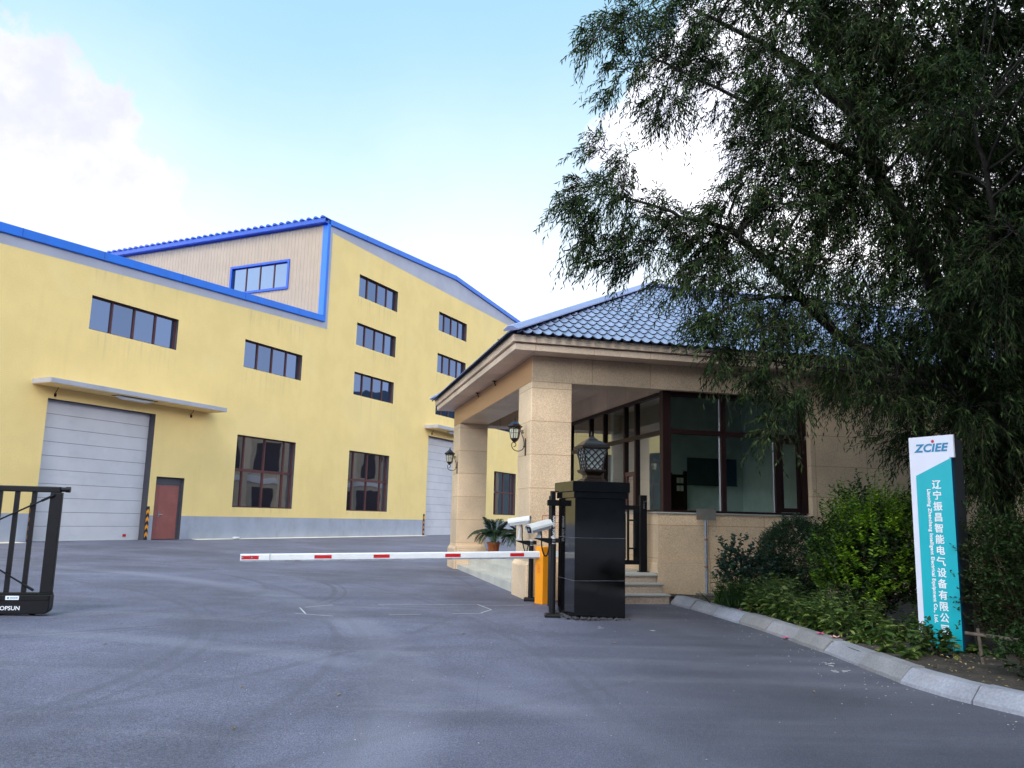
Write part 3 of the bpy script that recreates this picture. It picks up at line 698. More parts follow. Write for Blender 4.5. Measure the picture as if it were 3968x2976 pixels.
# ------------------------------------------------------------------ gatehouse
GH = thing('gatehouse', 'beige granite gatehouse with blue tiled hip roof and open porch', 'gatehouse', tuple(G0), AG)
UE, WE = 18.0, 9.0
def gatehouse():
    ZB, ZC = 4.26, 4.78
    for (w0, w1) in ((.06, 1.07), (8.0, 9.0)):
        m = MB(); m.box(.06, .90, w0, w1, .0, ZB); p = m.build('pillar', 'granite', GH, bevel=.012)
        b = MB(); b.box(0, .96, w0-.06, w1+.06, -.05, .66); b.prism([(0, .66), (.96, .66), (.90, .75), (.06, .75)], w0-.06, w1+.06)
        b.build('pillar_base', 'granite_plain', p, bevel=.012)
    m = MB(); m.box(.06, .90, .06, 9.0, ZB+.002, ZC); m.box(.90, UE, .06, .55, ZB+.002, ZC); m.box(.90, UE, 8.2, 9.0, ZB+.002, ZC)
    m.build('beam', 'granite_wall', GH, bevel=.012)
    # walls
    m = MB()
    m.box(2.75, 6.30, .06, .36, .0, 1.72); m.box(2.75, 3.06, .36, 1.78, .545, 1.72)
    xs = [6.30, 8.93, 9.33, 10.9, 12.4, UE]
    for a, b_, z0, z1 in ((6.30, 8.93, 0, ZB), (8.93, 9.33, 0, 2.1), (9.33, 10.9, 0, ZB), (10.9, 12.4, 0, 2.6), (12.4, UE, 0, ZB)): m.box(a, b_, .06, .36, z0, z1)
    m.box(3.2, UE, 8.7, 8.98, .545, ZB); m.box(UE-.3, UE, .36, 8.7, 0, ZB)
    m.build('wall', 'granite_wall', GH)
    m = MB(); m.box(2.72, UE, .02, .057, .05, .73); m.box(2.73, UE, .03, .057, .733, .83); m.box(2.715, 2.747, .02, 1.78, .545, .73)
    m.build('wall_base', 'granite_plain', GH, bevel=.006)
    m = MB(); m.box(2.72, 6.30, .03, .38, 1.722, 1.752); m.box(2.72, 3.08, .382, 1.78, 1.722, 1.752); m.build('sill', 'tread', GH, bevel=.004)
    m = MB(); m.box(3.0, 3.2, .56, 8.19, 4.275, ZC-.002); m.build('header_wall', 'granite_soffit', GH)
    # floor, steps
    m = MB(); m.box(.72, 2.74, .10, 9.0, -.05, .545); m.box(2.74, UE-.3, .37, 8.7, -.05, .540); m.build('floor', 'step_stone', GH)
    for k, (u0, z) in enumerate(((.10, .235), (.42, .39))):
        m = MB(); m.box(u0, .72+.2*(k == 0), 1.13, 7.94, -.05, z); m.build('step', 'step_stone', GH, bevel=.008)
    for (w0, w1, z0, z1) in ((-.56, -.25, -.06, .18), (-.26, .05, .0, .36), (.03, .1, .0, .51)):
        m = MB(); m.box(.96, 2.70, w0, w1, z0, z1-.032, 0); s_ = m.build('step', 'riser_stone', GH)
        t = MB(); t.box(.96, 2.725, w0-.025, w1+.002, z1-.03, z1); t.build('tread', 'tread', s_, bevel=.004)
    # cornice slab
    m = MB(); m.box(-.42, UE+.42, -.42, WE+.42, ZC+.001, 4.905); m.build('soffit_slab', 'granite_soffit', GH, bevel=.008)
    m = MB(); m.box(-.47, UE+.47, -.47, WE+.47, 4.93, 5.075); m.box(-.38, UE+.38, -.38, WE+.38, 4.906, 4.929); m.build('cornice', 'granite_soffit', GH, bevel=.008)
    # hooks under the beam
    for w_ in (3.3, 5.3):
        h = MB(); h.tube([(.02, w_, 4.76), (.02, w_, 4.72), (.05, w_, 4.66)], .014, 6); h.box(-.03, .06, w_-.02, w_+.02, 4.755, 4.776); h.build('hook', 'black_matte', GH)
    # glazing to the porch (plane u = 3.02) and to the front (plane w = .25)
    gl = MB(); f = .09
    ys = [8.15, 6.53, 4.89, 3.83, 2.45, 1.78, .42]
    gl.box(2.97, 3.07, .34, 8.2, 4.19, 4.27); gl.box(2.975, 3.065, .34, 8.2, 3.37, 3.46)
    gl.box(2.975, 3.065, 1.79, 8.2, .55, .62); gl.box(2.975, 3.065, .36, 1.78, 1.753, 1.80)
    for k, y in enumerate(ys[:-1]):
        w_ = .05 if k in (1, 2) else .04
        gl.box(2.965, 3.075, y-w_, y+w_, .621 if y > 1.75 else 1.754, 3.369); gl.box(2.965, 3.075, y-w_, y+w_, 3.461, 4.189)
    g = gl.build('glazing', 'frame_dark', GH); g['label'] = 'dark framed glass wall along the porch'
    pn = MB()
    for a, b_ in zip(ys[1:], ys[:-1]):
        z0 = .62 if a > 1.7 else 1.78
        if a == 1.78: continue
        t = random.uniform(-.004, .004)
        pn.quad((3.02-t, b_, z0), (3.02+t, a, z0), (3.02+t, a, 3.37), (3.02-t, b_, 3.37)); pn.quad((3.02-t, b_, 3.46), (3.02+t, a, 3.46), (3.02+t, a, 4.19), (3.02-t, b_, 4.19))
    pn.quad((3.02, 2.45, 3.46), (3.02, 1.78, 3.46), (3.02, 1.78, 4.19), (3.02, 2.45, 4.19)); pn.quad((3.02, 2.41, 2.66), (3.02, 1.82, 2.66), (3.02, 1.82, 3.37), (3.02, 2.41, 3.37))
    pn.build('pane', 'door_glass', g)
    dm = MB(); dm.box(2.98, 3.06, 1.82, 2.41, 2.57, 2.66); dm.box(2.99, 3.04, 1.86, 1.95, .62, 2.57); dm.box(2.99, 3.04, 2.31, 2.40, .62, 2.57); dm.box(2.99, 3.04, 1.95, 2.31, .62, .8); dm.box(2.99, 3.04, 1.95, 2.31, 1.5, 1.6)
    dr = dm.build('door', 'brown_frame', GH)
    MB().quad((3.012, 2.31, .8), (3.012, 1.95, .8), (3.012, 1.95, 2.56), (3.012, 2.31, 2.56)).build('pane', 'low_pane', dr)
    h = MB(); h.tube([(2.985, 2.34, 1.3), (2.94, 2.34, 1.3), (2.94, 2.34, 1.7), (2.985, 2.34, 1.7)], .012, 6); h.build('handle', 'chrome', dr)
    fr = MB()
    fr.box(2.92, 3.10, .17, .335, 1.753, 4.275)
    fr.box(3.1, 6.24, .20, .30, 4.17, 4.262); fr.box(3.1, 6.24, .20, .30, 3.37, 3.47); fr.box(3.1, 6.24, .20, .30, 1.753, 1.80)
    for a, b_ in ((4.26, 4.37), (5.52, 5.64), (6.15, 6.29)):
        for z0, z1 in ((1.801, 3.369), (3.471, 4.169)): fr.box(a, b_, .195, .305, z0, z1)
    fo = fr.build('front_window', 'frame_dark', GH, bevel=.006); fo['label'] = 'dark framed corner window above the granite sill'
    sh = MB()
    for (a, b_, c, d) in ((5.65, 5.72, 1.81, 3.36), (6.07, 6.14, 1.81, 3.36), (5.72, 6.07, 3.27, 3.36), (5.72, 6.07, 1.81, 1.9)): sh.box(a, b_, .215, .28, c, d)
    sh.build('sash', 'frame_dark', fo)
    for a, b_, c, d in ((4.225, 4.255, 1.8, 3.37), (5.49, 5.515, 1.8, 3.37), (4.235, 4.255, 3.47, 4.17)): MB().box(a, b_, .24, .26, c, d).build('seal', 'grey_collar', fo)
    pn = MB()
    for a, b_ in ((3.1, 4.26), (4.37, 5.52), (5.64, 6.15)):
        for z0, z1 in ((1.8, 3.37), (3.47, 4.17)): pn.quad((a, .25, z0), (b_, .25, z0), (b_, .25, z1), (a, .25, z1))
    pn.build('pane', 'window_glass', fo)
    for (a, b_, z0) in ((8.93, 9.33, 2.1), (10.9, 12.4, 2.6)):
        f2 = MB(); f2.box(a, a+.06, .2, .3, z0, ZB); f2.box(b_-.06, b_, .2, .3, z0, ZB); f2.box(a+.06, b_-.06, .2, .3, z0, z0+.06); f2.box(a+.06, b_-.06, .2, .3, 3.4, 3.47); f2.box(a+.06, b_-.06, .2, .3, ZB-.06, ZB)
        w2 = f2.build('window', 'frame_dark', GH)
        MB().quad((a, .25, z0), (b_, .25, z0), (b_, .25, ZB), (a, .25, ZB)).build('pane', 'window_glass', w2)
    # the room behind the glass
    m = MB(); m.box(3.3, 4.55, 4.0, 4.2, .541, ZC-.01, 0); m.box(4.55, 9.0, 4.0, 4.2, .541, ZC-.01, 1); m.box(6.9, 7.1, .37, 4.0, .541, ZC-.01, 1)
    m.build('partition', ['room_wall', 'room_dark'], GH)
    m = MB(); m.box(4.80, 4.87, 3.93, 3.99, .545, 2.8); m.box(5.2, 5.28, 3.93, 3.99, .545, 2.85); m.box(4.87, 5.2, 3.95, 3.99, .545, 2.76)
    idr = m.build('inner_door', 'frame_dark', GH)
    m = MB()
    for a in (5.0, 5.1):
        for z in (2.34, 2.54): m.box(a, a+.085, 3.94, 3.948, z, z+.14)
    m.build('door_light', 'cream_glass', idr)
    # roof
    Z0, ZA, EV, RUN = 5.085, 7.80, -.52, 4.98
    u_lo, u_hi = EV, UE-EV
    rows, per, sub = 16, .205, 6
    def slope(name, a0, a1, fn, taper=RUN):
        """tiled slope: a runs along the eave, t = 0..1 up the slope; fn(a, t, lift) -> point"""
        m = MB(); step = per/sub
        grid = np.arange(a0-.001, a1+.001, step)
        for i in range(rows):
            t0, t1 = i/rows, (i+1)/rows
            lo, hi = a0+taper*(t0+.4/rows), a1-taper*(t0+.4/rows)
            g = grid[(grid >= lo-step) & (grid <= hi+step)]
            if len(g) < 2: continue
            ph = np.abs(((g-a0)/per) % 1-.5)*2
            h = .036*ph**2.2
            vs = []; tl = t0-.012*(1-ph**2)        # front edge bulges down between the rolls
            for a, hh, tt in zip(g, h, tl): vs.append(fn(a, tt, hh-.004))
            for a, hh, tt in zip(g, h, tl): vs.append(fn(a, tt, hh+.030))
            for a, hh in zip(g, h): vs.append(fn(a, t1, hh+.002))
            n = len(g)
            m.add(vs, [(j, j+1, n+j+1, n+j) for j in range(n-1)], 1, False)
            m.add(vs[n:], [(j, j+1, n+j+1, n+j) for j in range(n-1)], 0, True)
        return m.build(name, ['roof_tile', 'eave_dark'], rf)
    base = MB()
    A = [(u_lo+.02, EV+.02, Z0-.01), (u_hi-.02, EV+.02, Z0-.01), (u_hi-.02, WE-EV-.02, Z0-.01), (u_lo+.02, WE-EV-.02, Z0-.01)]
    P1, P2 = (u_lo+RUN, 4.5, ZA-.02), (u_hi-RUN, 4.5, ZA-.02)
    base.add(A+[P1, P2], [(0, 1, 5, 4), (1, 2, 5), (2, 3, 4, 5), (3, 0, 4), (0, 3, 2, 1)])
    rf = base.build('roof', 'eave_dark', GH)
    cs, sn = RUN/math.hypot(RUN, ZA-Z0), (ZA-Z0)/math.hypot(RUN, ZA-Z0)
    slope('roof_tiles', u_lo, u_hi, lambda a, t, h: (a, EV+RUN*t-h*sn, Z0+(ZA-Z0)*t+h*cs))
    slope('roof_tiles', -(WE-EV), -EV, lambda a, t, h: (EV+RUN*t-h*sn, -a, Z0+(ZA-Z0)*t+h*cs))
    # ridge and hip caps
    def cap(p, q, up_=.07, wd=.17):
        p, q = Vector(p), Vector(q); d = (q-p).normalized(); s_ = d.cross(Vector((0, 0, 1))).normalized(); n_ = s_.cross(d)
        m = MB(); pr = [(-wd, .0), (-wd, .03), (-.05, up_+.03), (.05, up_+.03), (wd, .03), (wd, .0)]
        vs = [p+s_*a+n_*b for a, b in pr]+[q+s_*a+n_*b for a, b in pr]
        m.add(vs, [(i, i+1, i+7, i+6) for i in range(5)]+[(5, 0, 6, 11), (5, 4, 3, 2, 1, 0), (6, 7, 8, 9, 10, 11)])
        m.build('ridge_cap', 'ridge_metal', rf, bevel=.006)
    cap((u_lo-.02, EV-.02, Z0+.03), (P1[0], 4.5, ZA+.04)); cap((u_lo-.02, WE-EV+.02, Z0+.03), (P1[0], 4.5, ZA+.04))
    cap((P1[0], 4.5, ZA+.03), (P2[0], 4.5, ZA+.03)); cap((u_hi, EV, Z0+.03), (P2[0], 4.5, ZA+.04))
    # red decal of a blossom tree on the near pillar
    m = MB(); x0, x1, z0, z1 = .32, .74, 1.18, 1.63; y = .054
    for (a, b_, c, d) in ((x0, x1, z1-.008, z1), (x0, x0+.008, 1.5, z1-.008), (x0, x0+.06, 1.492, 1.5), (x1-.008, x1, 1.4, z1-.008)): m.box(a, b_, y, y+.0045, c, d)
    dc = m.build('wall_decal', 'ink_rust', GH); dc['label'] = 'red framed decal of an orange blossom tree on the near pillar'
    m = MB(); m.tube([(.475, y, 1.0), (.477, y, 1.2), (.47, y, 1.34)], .008, 5)
    for k in range(70):
        a = random.uniform(0, 6.28); r_ = random.uniform(0, .12)**.9; x = .47+math.cos(a)*r_*1.15; z = 1.43+math.sin(a)*r_*1.4; q = random.uniform(.006, .016)
        m.obox((x, y-.001, z), q*1.4, .003, q, 0, 0, 0, random.uniform(0, 3))
    m.build('blossom_print', 'ink_orange', dc)
gatehouse()

# notice board in the gatehouse room
nb = thing('notice_board', 'dark green notice board seen through the gatehouse window', 'notice board', tuple(gh(5.95, 3.86, 2.52)), AG)
m = MB(); m.box(-.68, .70, 0, .03, 0, .68); m.build('panel', 'board', nb)
m = MB(); m.box(.30, .70, -.004, -.001, .0, .68); m.build('blue_sheet', 'board_blue', nb)
m = MB(); m.box(-.70, .72, -.01, .035, -.02, -.001); m.build('ledge', 'frame_dark', nb)

# ------------------------------------------------------------------ wall lanterns
def wall_lantern(label, loc):
    t = thing('wall_lantern', label, 'wall lamp', loc, AG, 'bracket lanterns on the porch pillars')
    m = MB(); m.prism([(-.035, -.17), (.035, -.17), (.035, .15), (.0, .185), (-.035, .15)], -.02, 0., 'x'); m.build('back_plate', 'bronze', t, bevel=.006)
    m = MB(); P = []
    # S-scroll: curl at the top by the wall, down and round under the lantern
    for k in range(13): a = math.pi*(1.9-k*.13); P.append((-.075+.03*math.cos(a)*(1-k*.0), 0, .31+.03*math.sin(a)))
    for k in range(1, 9): q = k/8; P.append((-.108+.07*math.sin(q*math.pi*.5), 0, .30-.24*q))
    for k in range(0, 15): a = -.15-k*.205; P.append((-.165+.128*math.cos(a), 0, .03+.115*math.sin(a)))
    for k in range(0, 9): a = math.pi*(1.0-k*.19); P.append((-.25+.045*math.cos(a), 0, .045+.045*math.sin(a)))
    m.tube(P, .0085, 6); m.tube([(-.02, 0, .0), (-.055, 0, .02)], .011, 6); m.build('scroll_arm', 'bronze', t)
    cx = -.235; n = 6
    m = MB(); m.lathe([(.012, .075), (.02, .09), (.05, .11), (.085, .155), (.088, .17)], (cx, 0, 0), n, sm=False); b = m.build('lamp_base', 'bronze', t)
    m = MB(); m.lathe([(.078, .17), (.117, .385)], (cx, 0, 0), n, sm=False); m.build('lamp_glass', 'cream_glass', t)
    m = MB()
    for k in range(n):
        a = 2*math.pi*k/n; a2 = 2*math.pi*(k+1)/n; c_, s_ = math.cos(a), math.sin(a)
        m.tube([(cx+.083*c_, .083*s_, .165), (cx+.122*c_, .122*s_, .39)], .008, 5)
        am = (a+a2)/2; ap_ = .866
        m.tube([(cx+.079*ap_*math.cos(am), .079*ap_*math.sin(am), .17), (cx+.12*ap_*math.cos(am), .12*ap_*math.sin(am), .385)], .004, 4)
        r_ = .10; m.tube([(cx+r_*c_, r_*s_, .275), (cx+r_*math.cos(a2), r_*math.sin(a2), .275)], .004, 4)
        r_ = .118; m.tube([(cx+r_*c_, r_*s_, .35), (cx+r_*.87*math.cos(am), r_*.87*math.sin(am), .372), (cx+r_*math.cos(a2), r_*math.sin(a2), .35)], .009, 4)
    m.build('lamp_frame', 'bronze', t)
    m = MB(); m.lathe([(.118, .375), (.158, .40), (.16, .412), (.118, .445), (.055, .50), (.042, .508), (.03, .53), (.012, .54), (.016, .56), (.004, .595)], (cx, 0, 0), n, sm=False); m.build('lamp_cap', 'bronze', t)
    m = MB(); m.obox((cx+.0, -.085, .468), .085, .075, .006, 0, 0, R(38)); m.build('solar_cell', 'sign_blue', t)
    return t
wall_lantern('bronze bracket lantern on the near granite porch pillar', tuple(gh(.06, .42, 2.97)))
wall_lantern('bronze bracket lantern on the far granite porch pillar', tuple(gh(.06, 8.17, 2.97)))

# ------------------------------------------------------------------ black gate pillar and its lantern
GP = thing('gate_pillar', 'polished black granite gate pillar with stepped cap', 'gate pillar', tuple(gh(.475, -2.364, 0)), AG)
m = MB(); hw, hd = .43, .443
for z0, z1 in ((-.05, .5985), (.6015, 1.2685), (1.2715, 1.905)): m.box(-hw, hw, -hd, hd, z0, z1)
m.build('shaft', 'black_granite', GP, bevel=.004)
m = MB()
for z in (.6, 1.27): m.box(-hw+.0035, hw-.0035, -hd+.0035, hd-.0035, z-.003, z+.003)
for sx in (-1, 1):
    for sy in (-1, 1): m.box(sx*hw-.004*(sx > 0), sx*hw+.004*(sx < 0), sy*hd-.004*(sy > 0), sy*hd+.004*(sy < 0), -.05, 1.905) if False else None
m.build('joint', 'galv', GP)
m = MB(); m.box(-hw-.03, hw+.03, -hd-.03, hd+.03, 1.906, 2.005); m.build('neck_band', 'black_granite', GP, bevel=.004)
m = MB(); m.box(-hw-.06, hw+.06, -hd-.06, hd+.06, 2.006, 2.172); m.build('cap', 'black_granite', GP, bevel=.008)
# broken asphalt round its foot
rv = []; rf_ = []
m = MB()
for k in range(150):
    a = random.uniform(0, 1); side = random.random()
    if side < .62: u, v = random.uniform(0.0, .95), -2.84-abs(random.gauss(0, .06))
    else: u, v = .0-abs(random.gauss(0, .06)), random.uniform(-2.85, -1.9)
    p = gh(u, v); q = random.uniform(.012, .04); hump = .05*max(0, 1-u/.9)
    m.obox((p.x, p.y, hump*.6+q*.2), q*1.5, q, q*.8, random.uniform(0, 3), 0, random.uniform(-.5, .5), random.uniform(-.5, .5))
rub = m.build('rubble', 'gravel'); tag(rub, kind='stuff'); rub['label'] = 'broken dark asphalt crumbs round the foot of the black gate pillar'; rub['category'] = 'rubble'
PL = thing('pillar_lantern', 'bronze post lantern with diamond lattice on top of black pillar', 'lantern', tuple(gh(.475, -2.364, 2.173)), AG)
m = MB(); m.lathe([(.205, 0), (.205, .025), (.185, .035), (.185, .05), (.15, .06), (.125, .085), (.12, .12), (.15, .155), (.178, .165), (.19, .19), (.19, .215)], sq=True); m.build('lantern_base', 'bronze', PL, bevel=.004)
HB = lambda h: .148+.062*h**1.8
m = MB(); m.lathe([(HB(h)-.012, .216+.34*h) for h in (0, .25, .5, .75, 1)], sq=True); m.build('lantern_glass', 'frost', PL)
m = MB()
for face in range(4):
    rot = Matrix.Rotation(face*math.pi/2, 3, 'Z')
    def pt(a, h): w_ = HB(h); return rot @ Vector((a*w_, -w_+.002, .216+.34*h))
    for k in range(-3, 4):
        for sgn in (1, -1):
            seg = []
            for i in range(25):
                h = i/24; a = k*.667+.33*0+sgn*(h*2-1)*.99
                if -1 <= a <= 1: seg.append(pt(a, h))
            if len(seg) > 1: m.tube(seg, .0085, 5)
    m.tube([pt(-1, h) for h in (0, .25, .5, .75, 1)], .012, 5)
m.build('lattice', 'bronze', PL)
m = MB(); m.lathe([(.215, .557), (.243, .565), (.246, .592), (.225, .602), (.19, .645), (.135, .69), (.085, .712), (.08, .725), (.05, .75), (.03, .772), (.012, .78)], sq=True); m.build('lantern_roof', 'bronze', PL, bevel=.003)
m = MB(); m.lathe([(.012, .775), (.03, .79), (.012, .80), (.02, .825), (.006, .865)], n=10); m.build('finial', 'bronze', PL)
m = MB()
for face in range(4):
    rot = Matrix.Rotation(face*math.pi/2, 3, 'Z')
    for k in range(19): p = rot @ Vector((-.225+k*.025, -.228, .607)); m.obox(p, .014, .014, .014)
m.build('bead_trim', 'bronze', PL)

# receiving post of the sliding gate, fixed beside the pillar
RP = thing('gate_latch_post', 'slim black latch post with white vertical lettering beside the gate pillar', 'gate post', tuple(gh(-.045, -1.76, 0)), AG)
m = MB(); m.box(-.035, .035, -.16, -.06, 0, 2.03); m.build('post', 'black_metal', RP, bevel=.004)
m = MB(); m.box(-.03, .04, -.059, .03, .1, 1.95); m.build('channel', 'black_metal', RP)
m = MB(); m.box(-.12, .08, -.22, -.162, 1.78, 1.88); m.build('latch', 'black_metal', RP, bevel=.004)
text_mesh('lettering', 'NANBEI TOPSUN', .055, 'ink_white', RP, .005, 1.40, -.1625, rot=R(-90), bold=.001)

# ------------------------------------------------------------------ barrier
BG = thing('barrier_gate', 'orange boom barrier cabinet with a lowered white and red arm', 'barrier', tuple(gh(.36, -.58, 0)), AG)
m = MB()
c_ = Vector((.64, 15.33, 0))-gh(.36, -.58, 0); c_ = Matrix.Rotation(-AG, 3, 'Z') @ c_
fl = Matrix.Rotation(-AG, 3, 'Z') @ Vector((-.65, .76, 0)); frr = Matrix.Rotation(-AG, 3, 'Z') @ Vector((.76, .65, 0))
pts = [c_, c_+frr*.34, c_+frr*.34+fl*.21, c_+fl*.21]
m.prism([(p.x, p.y) for p in pts], .015, 1.05, 'z'); cb = m.build('cabinet', 'cab_yellow', BG, bevel=.012)
m = MB(); pb = [c_+(-frr-fl)*.02, c_+frr*.36-fl*.02, c_+frr*.36+fl*.23, c_+fl*.23-frr*.02]; m.prism([(p.x, p.y) for p in pb], -.01, .0145, 'z'); m.build('base_plate', 'rust_plate', BG)
m = MB(); nl = -frr
for k in range(7):
    q = c_+fl*.105+nl*.002; z = .585+k*.024
    m.obox((q.x, q.y, z), .075, .006, .008, math.atan2(fl.y, fl.x), 0, 0, R(-12))
m.build('vent', 'ink_orange', cb)
# boom: local x along the gatehouse front, slight sag to its tip
bx = .36
def bz(x): return .80+(x+5.54)*(.12/5.5)
m = MB(); xa, xb = -5.54, -.02
yb = -.06
v = [(xa, yb-.022, bz(xa)-.055), (xb, yb-.022, bz(xb)-.055), (xb, yb-.022, bz(xb)+.04), (xa, yb-.022, bz(xa)+.04), (xa, yb+.022, bz(xa)-.055), (xb, yb+.022, bz(xb)-.055), (xb, yb+.022, bz(xb)+.04), (xa, yb+.022, bz(xa)+.04), (xa, yb, bz(xa)+.055), (xb, yb, bz(xb)+.055)]
m.add(v, [(0, 1, 2, 3), (5, 4, 7, 6), (3, 2, 9, 8), (6, 7, 8, 9), (4, 5, 1, 0), (0, 3, 8, 7, 4), (1, 5, 6, 9, 2)])
bm_ = m.build('boom', 'boom_white', BG, bevel=.004)
for (a, b_) in ((-5.52, -5.24), (-4.32, -4.03), (-3.31, -3.03), (-2.04, -1.76), (-.84, -.58)):
    s_ = MB(); s_.add([(a, yb-.0265, bz(a)-.035), (b_, yb-.0265, bz(b_)-.035), (b_, yb-.0265, bz(b_)+.022), (a, yb-.0265, bz(a)+.022)]+[(a, yb-.0225, bz(a)-.035), (b_, yb-.0225, bz(b_)-.035), (b_, yb-.0225, bz(b_)+.022), (a, yb-.0225, bz(a)+.022)],
                      [(0, 1, 2, 3), (0, 4, 5, 1), (3, 2, 6, 7), (0, 3, 7, 4), (1, 5, 6, 2)]); s_.build('red_stripe', 'red', bm_)
m = MB()
for x in (-5.50, -5.35): m.tube([(x, yb-.034, bz(x)-.005), (x, yb-.026, bz(x)-.005)], .014, 8)
m.build('bolt', 'chrome', bm_)
m = MB(); m.box(-5.07, -5.05, yb-.03, yb+.03, bz(-5.06)-.06, bz(-5.06)+.062); m.build('splice', 'grey_collar', bm_)
m = MB(); m.box(xa, xb, yb-.018, yb+.018, bz(xa)-.075, bz(xa)-.07) if False else m.add([(xa, yb-.02, bz(xa)-.078), (xb, yb-.02, bz(xb)-.078), (xb, yb-.02, bz(xb)-.056), (xa, yb-.02, bz(xa)-.056), (xa, yb+.02, bz(xa)-.078), (xb, yb+.02, bz(xb)-.078), (xb, yb+.02, bz(xb)-.056), (xa, yb+.02, bz(xa)-.056)], [(0, 1, 2, 3), (5, 4, 7, 6), (4, 5, 1, 0), (0, 3, 7, 4), (1, 5, 6, 2)])
m.build('rubber_edge', 'galv', bm_)
m = MB(); m.box(-.12, .02, yb-.035, yb-.023, .84, .98); m.box(-.02, .12, yb-.03, yb+.05, .86, .97); m.build('boom_clamp', 'boom_white', BG, bevel=.005)

# ------------------------------------------------------------------ surveillance cameras on posts
def camera_post(label, loc, h, hous, look, tilt, arm):
    t = thing('surveillance_camera', label, 'security camera', loc, 0, 'camera posts beside the barrier')
    m = MB(); m.lathe([(.125, 0), (.125, .045), (.105, .065)], sq=True); m.build('base_plate', 'black_metal', t, bevel=.004)
    m = MB(); m.tube([(0, 0, .06), (0, 0, h-.12)], .046, 16); m.build('post', 'black_metal', t)
    m = MB(); m.tube([(0, 0, h-.12), (0, 0, h)], .041, 16); m.build('post_top', 'grey_collar', t)
    m = MB()
    for z in (h-.055, h-.09): m.tube([(0, 0, z-.012), (0, 0, z+.012)], .049, 14)
    m.box(.03, .10, -.02, .02, h-.1, h-.03); m.build('clamp', 'black_metal', t)
    a = Vector(arm); L_ = a.length; ra = math.atan2(a.y, a.x)
    m = MB(); q = Matrix.Rotation(ra, 3, 'Z')
    v = [q @ Vector(p) for p in ((.03, -.05, h-.03), (.03, .05, h-.03), (L_, .05, h-.03), (L_, -.05, h-.03), (.03, -.04, h-.13), (.03, .04, h-.13), (L_, .045, h-.045), (L_, -.045, h-.045))]
    m.add(v, [(0, 3, 2, 1), (4, 5, 6, 7), (0, 1, 5, 4), (3, 7, 6, 2), (0, 4, 7, 3), (1, 2, 6, 5)]); m.build('bracket', 'black_metal', t)
    hp = Vector(hous)
    m = MB(); b0 = q @ Vector((L_*.8, 0, h-.03)); m.tube([b0, (hp.x, hp.y, hp.z-.07)], [.035, .022], 10); m.obox(b0+Vector((0, 0, .02)), .09, .07, .05, ra); m.build('mount', 'grey_collar', t, bevel=.004)
    # housing: long octagonal shell with an overhanging sunshield, pointing along look
    hs = bpy.data.objects.new('housing', None)
    m = MB(); oc = [(-.055, -.05), (.055, -.05), (.068, -.02), (.068, .02), (.04, .052), (-.04, .052), (-.068, .02), (-.068, -.02)]
    oc = [(a*1.22, b*1.22) for a, b in oc]; m.prism(oc, -.20, .19, 'y')
    ho = m.build('housing', 'white_plastic', t, bevel=.006); ho.location = hp
    ho.rotation_euler = (R(tilt), 0, look)
    s_ = MB(); sh = [(-.078, -.005), (-.074, .025), (-.044, .064), (.044, .064), (.074, .025), (.078, -.005), (.084, -.005), (.08, .028), (.048, .071), (-.048, .071), (-.08, .028), (-.084, -.005)]
    sh = [(a*1.2, b*1.2) for a, b in sh]; s_.prism(sh, -.222, .21, 'y'); s_.build('sunshield', 'white_plastic', ho)
    f = MB(); f.box(-.055, .055, -.2065, -.2035, -.048, .05); f.build('front_glass', 'black_granite', ho)
    l = MB(); l.tube([(0, -.207, .0), (0, -.214, .0)], .026, 14); l.build('lens', 'chrome', ho)
    for k in (-1, 1): pass
    cb = MB(); p0 = hp+Vector((.03, 0, -.06)); p1 = Vector((q @ Vector((.06, .0, h-.12))))
    dv = 1.0
    P = [p0, p0+Vector((.01, 0, -.09)), p0.lerp(p1, .1)+Vector((0, -.02, -.22)), p0.lerp(p1, .4)+Vector((0, -.02, -.30)), p0.lerp(p1, .75)+Vector((0, -.02, -.22)), p1]
    Q = []
    for i in range(len(P)-1):
        for k in range(4): 
            a0, a1, a2, a3 = P[max(i-1, 0)], P[i], P[i+1], P[min(i+2, len(P)-1)]; u = k/4
            Q.append(.5*((2*a1)+(a2-a0)*u+(2*a0-5*a1+4*a2-a3)*u*u+(3*a1-a0-3*a2+a3)*u**3))
    Q.append(P[-1]); cb.tube(Q, .012, 7); cb.build('cable', 'black_matte', t)
    return t
camera_post('white camera facing the road on the post in front of the pillar', (.73, 13.53, 0), 1.28, (-.235, -.06, 1.42), R(-56), 13, (-.30, -.05, 0))
camera_post('white camera pointing away to the left on the post beside the orange cabinet', (.44, 15.92, .02), 1.15, (-.22, -.02, 1.475), R(-106), 9, (-.30, -.03, 0))

# ------------------------------------------------------------------ pedestrian gate right of the pillar
SG = thing('side_gate', 'black metal pedestrian gate with rounded slots and a lock post', 'gate', tuple(gh(2.53, .30, .54)), AG)
m = MB(); m.box(-.07, .07, -.05, .06, .02, 1.54); m.box(-.06, .05, -.04, .04, -.0, .02); m.build('post', 'black_metal', SG, bevel=.006)
m = MB(); m.box(-.10, .10, -.09, .09, .0, .018); m.build('post_foot', 'black_metal', SG)
m = MB(); m.box(-1.60, -.085, -.02, .02, 1.24, 1.33); m.box(-1.60, -.085, -.02, .02, .15, .24); m.box(-.21, -.085, -.021, .021, .241, 1.239); m.build('leaf_frame', 'black_metal', SG, bevel=.006)
for k in range(7):
    x = -.325-k*.19; b = MB(); b.tube([(x, 0, .24), (x, 0, 1.24)], .026, 10); b.build('bar', 'black_metal', SG)
m = MB(); x = -.325
m.tube([(x, -.02, 1.03), (x+.10, -.07, 1.03), (x+.125, -.075, 1.0), (x+.125, -.075, .50), (x+.10, -.07, .47), (x, -.02, .47)], .018, 8); m.build('handle', 'black_metal', SG)
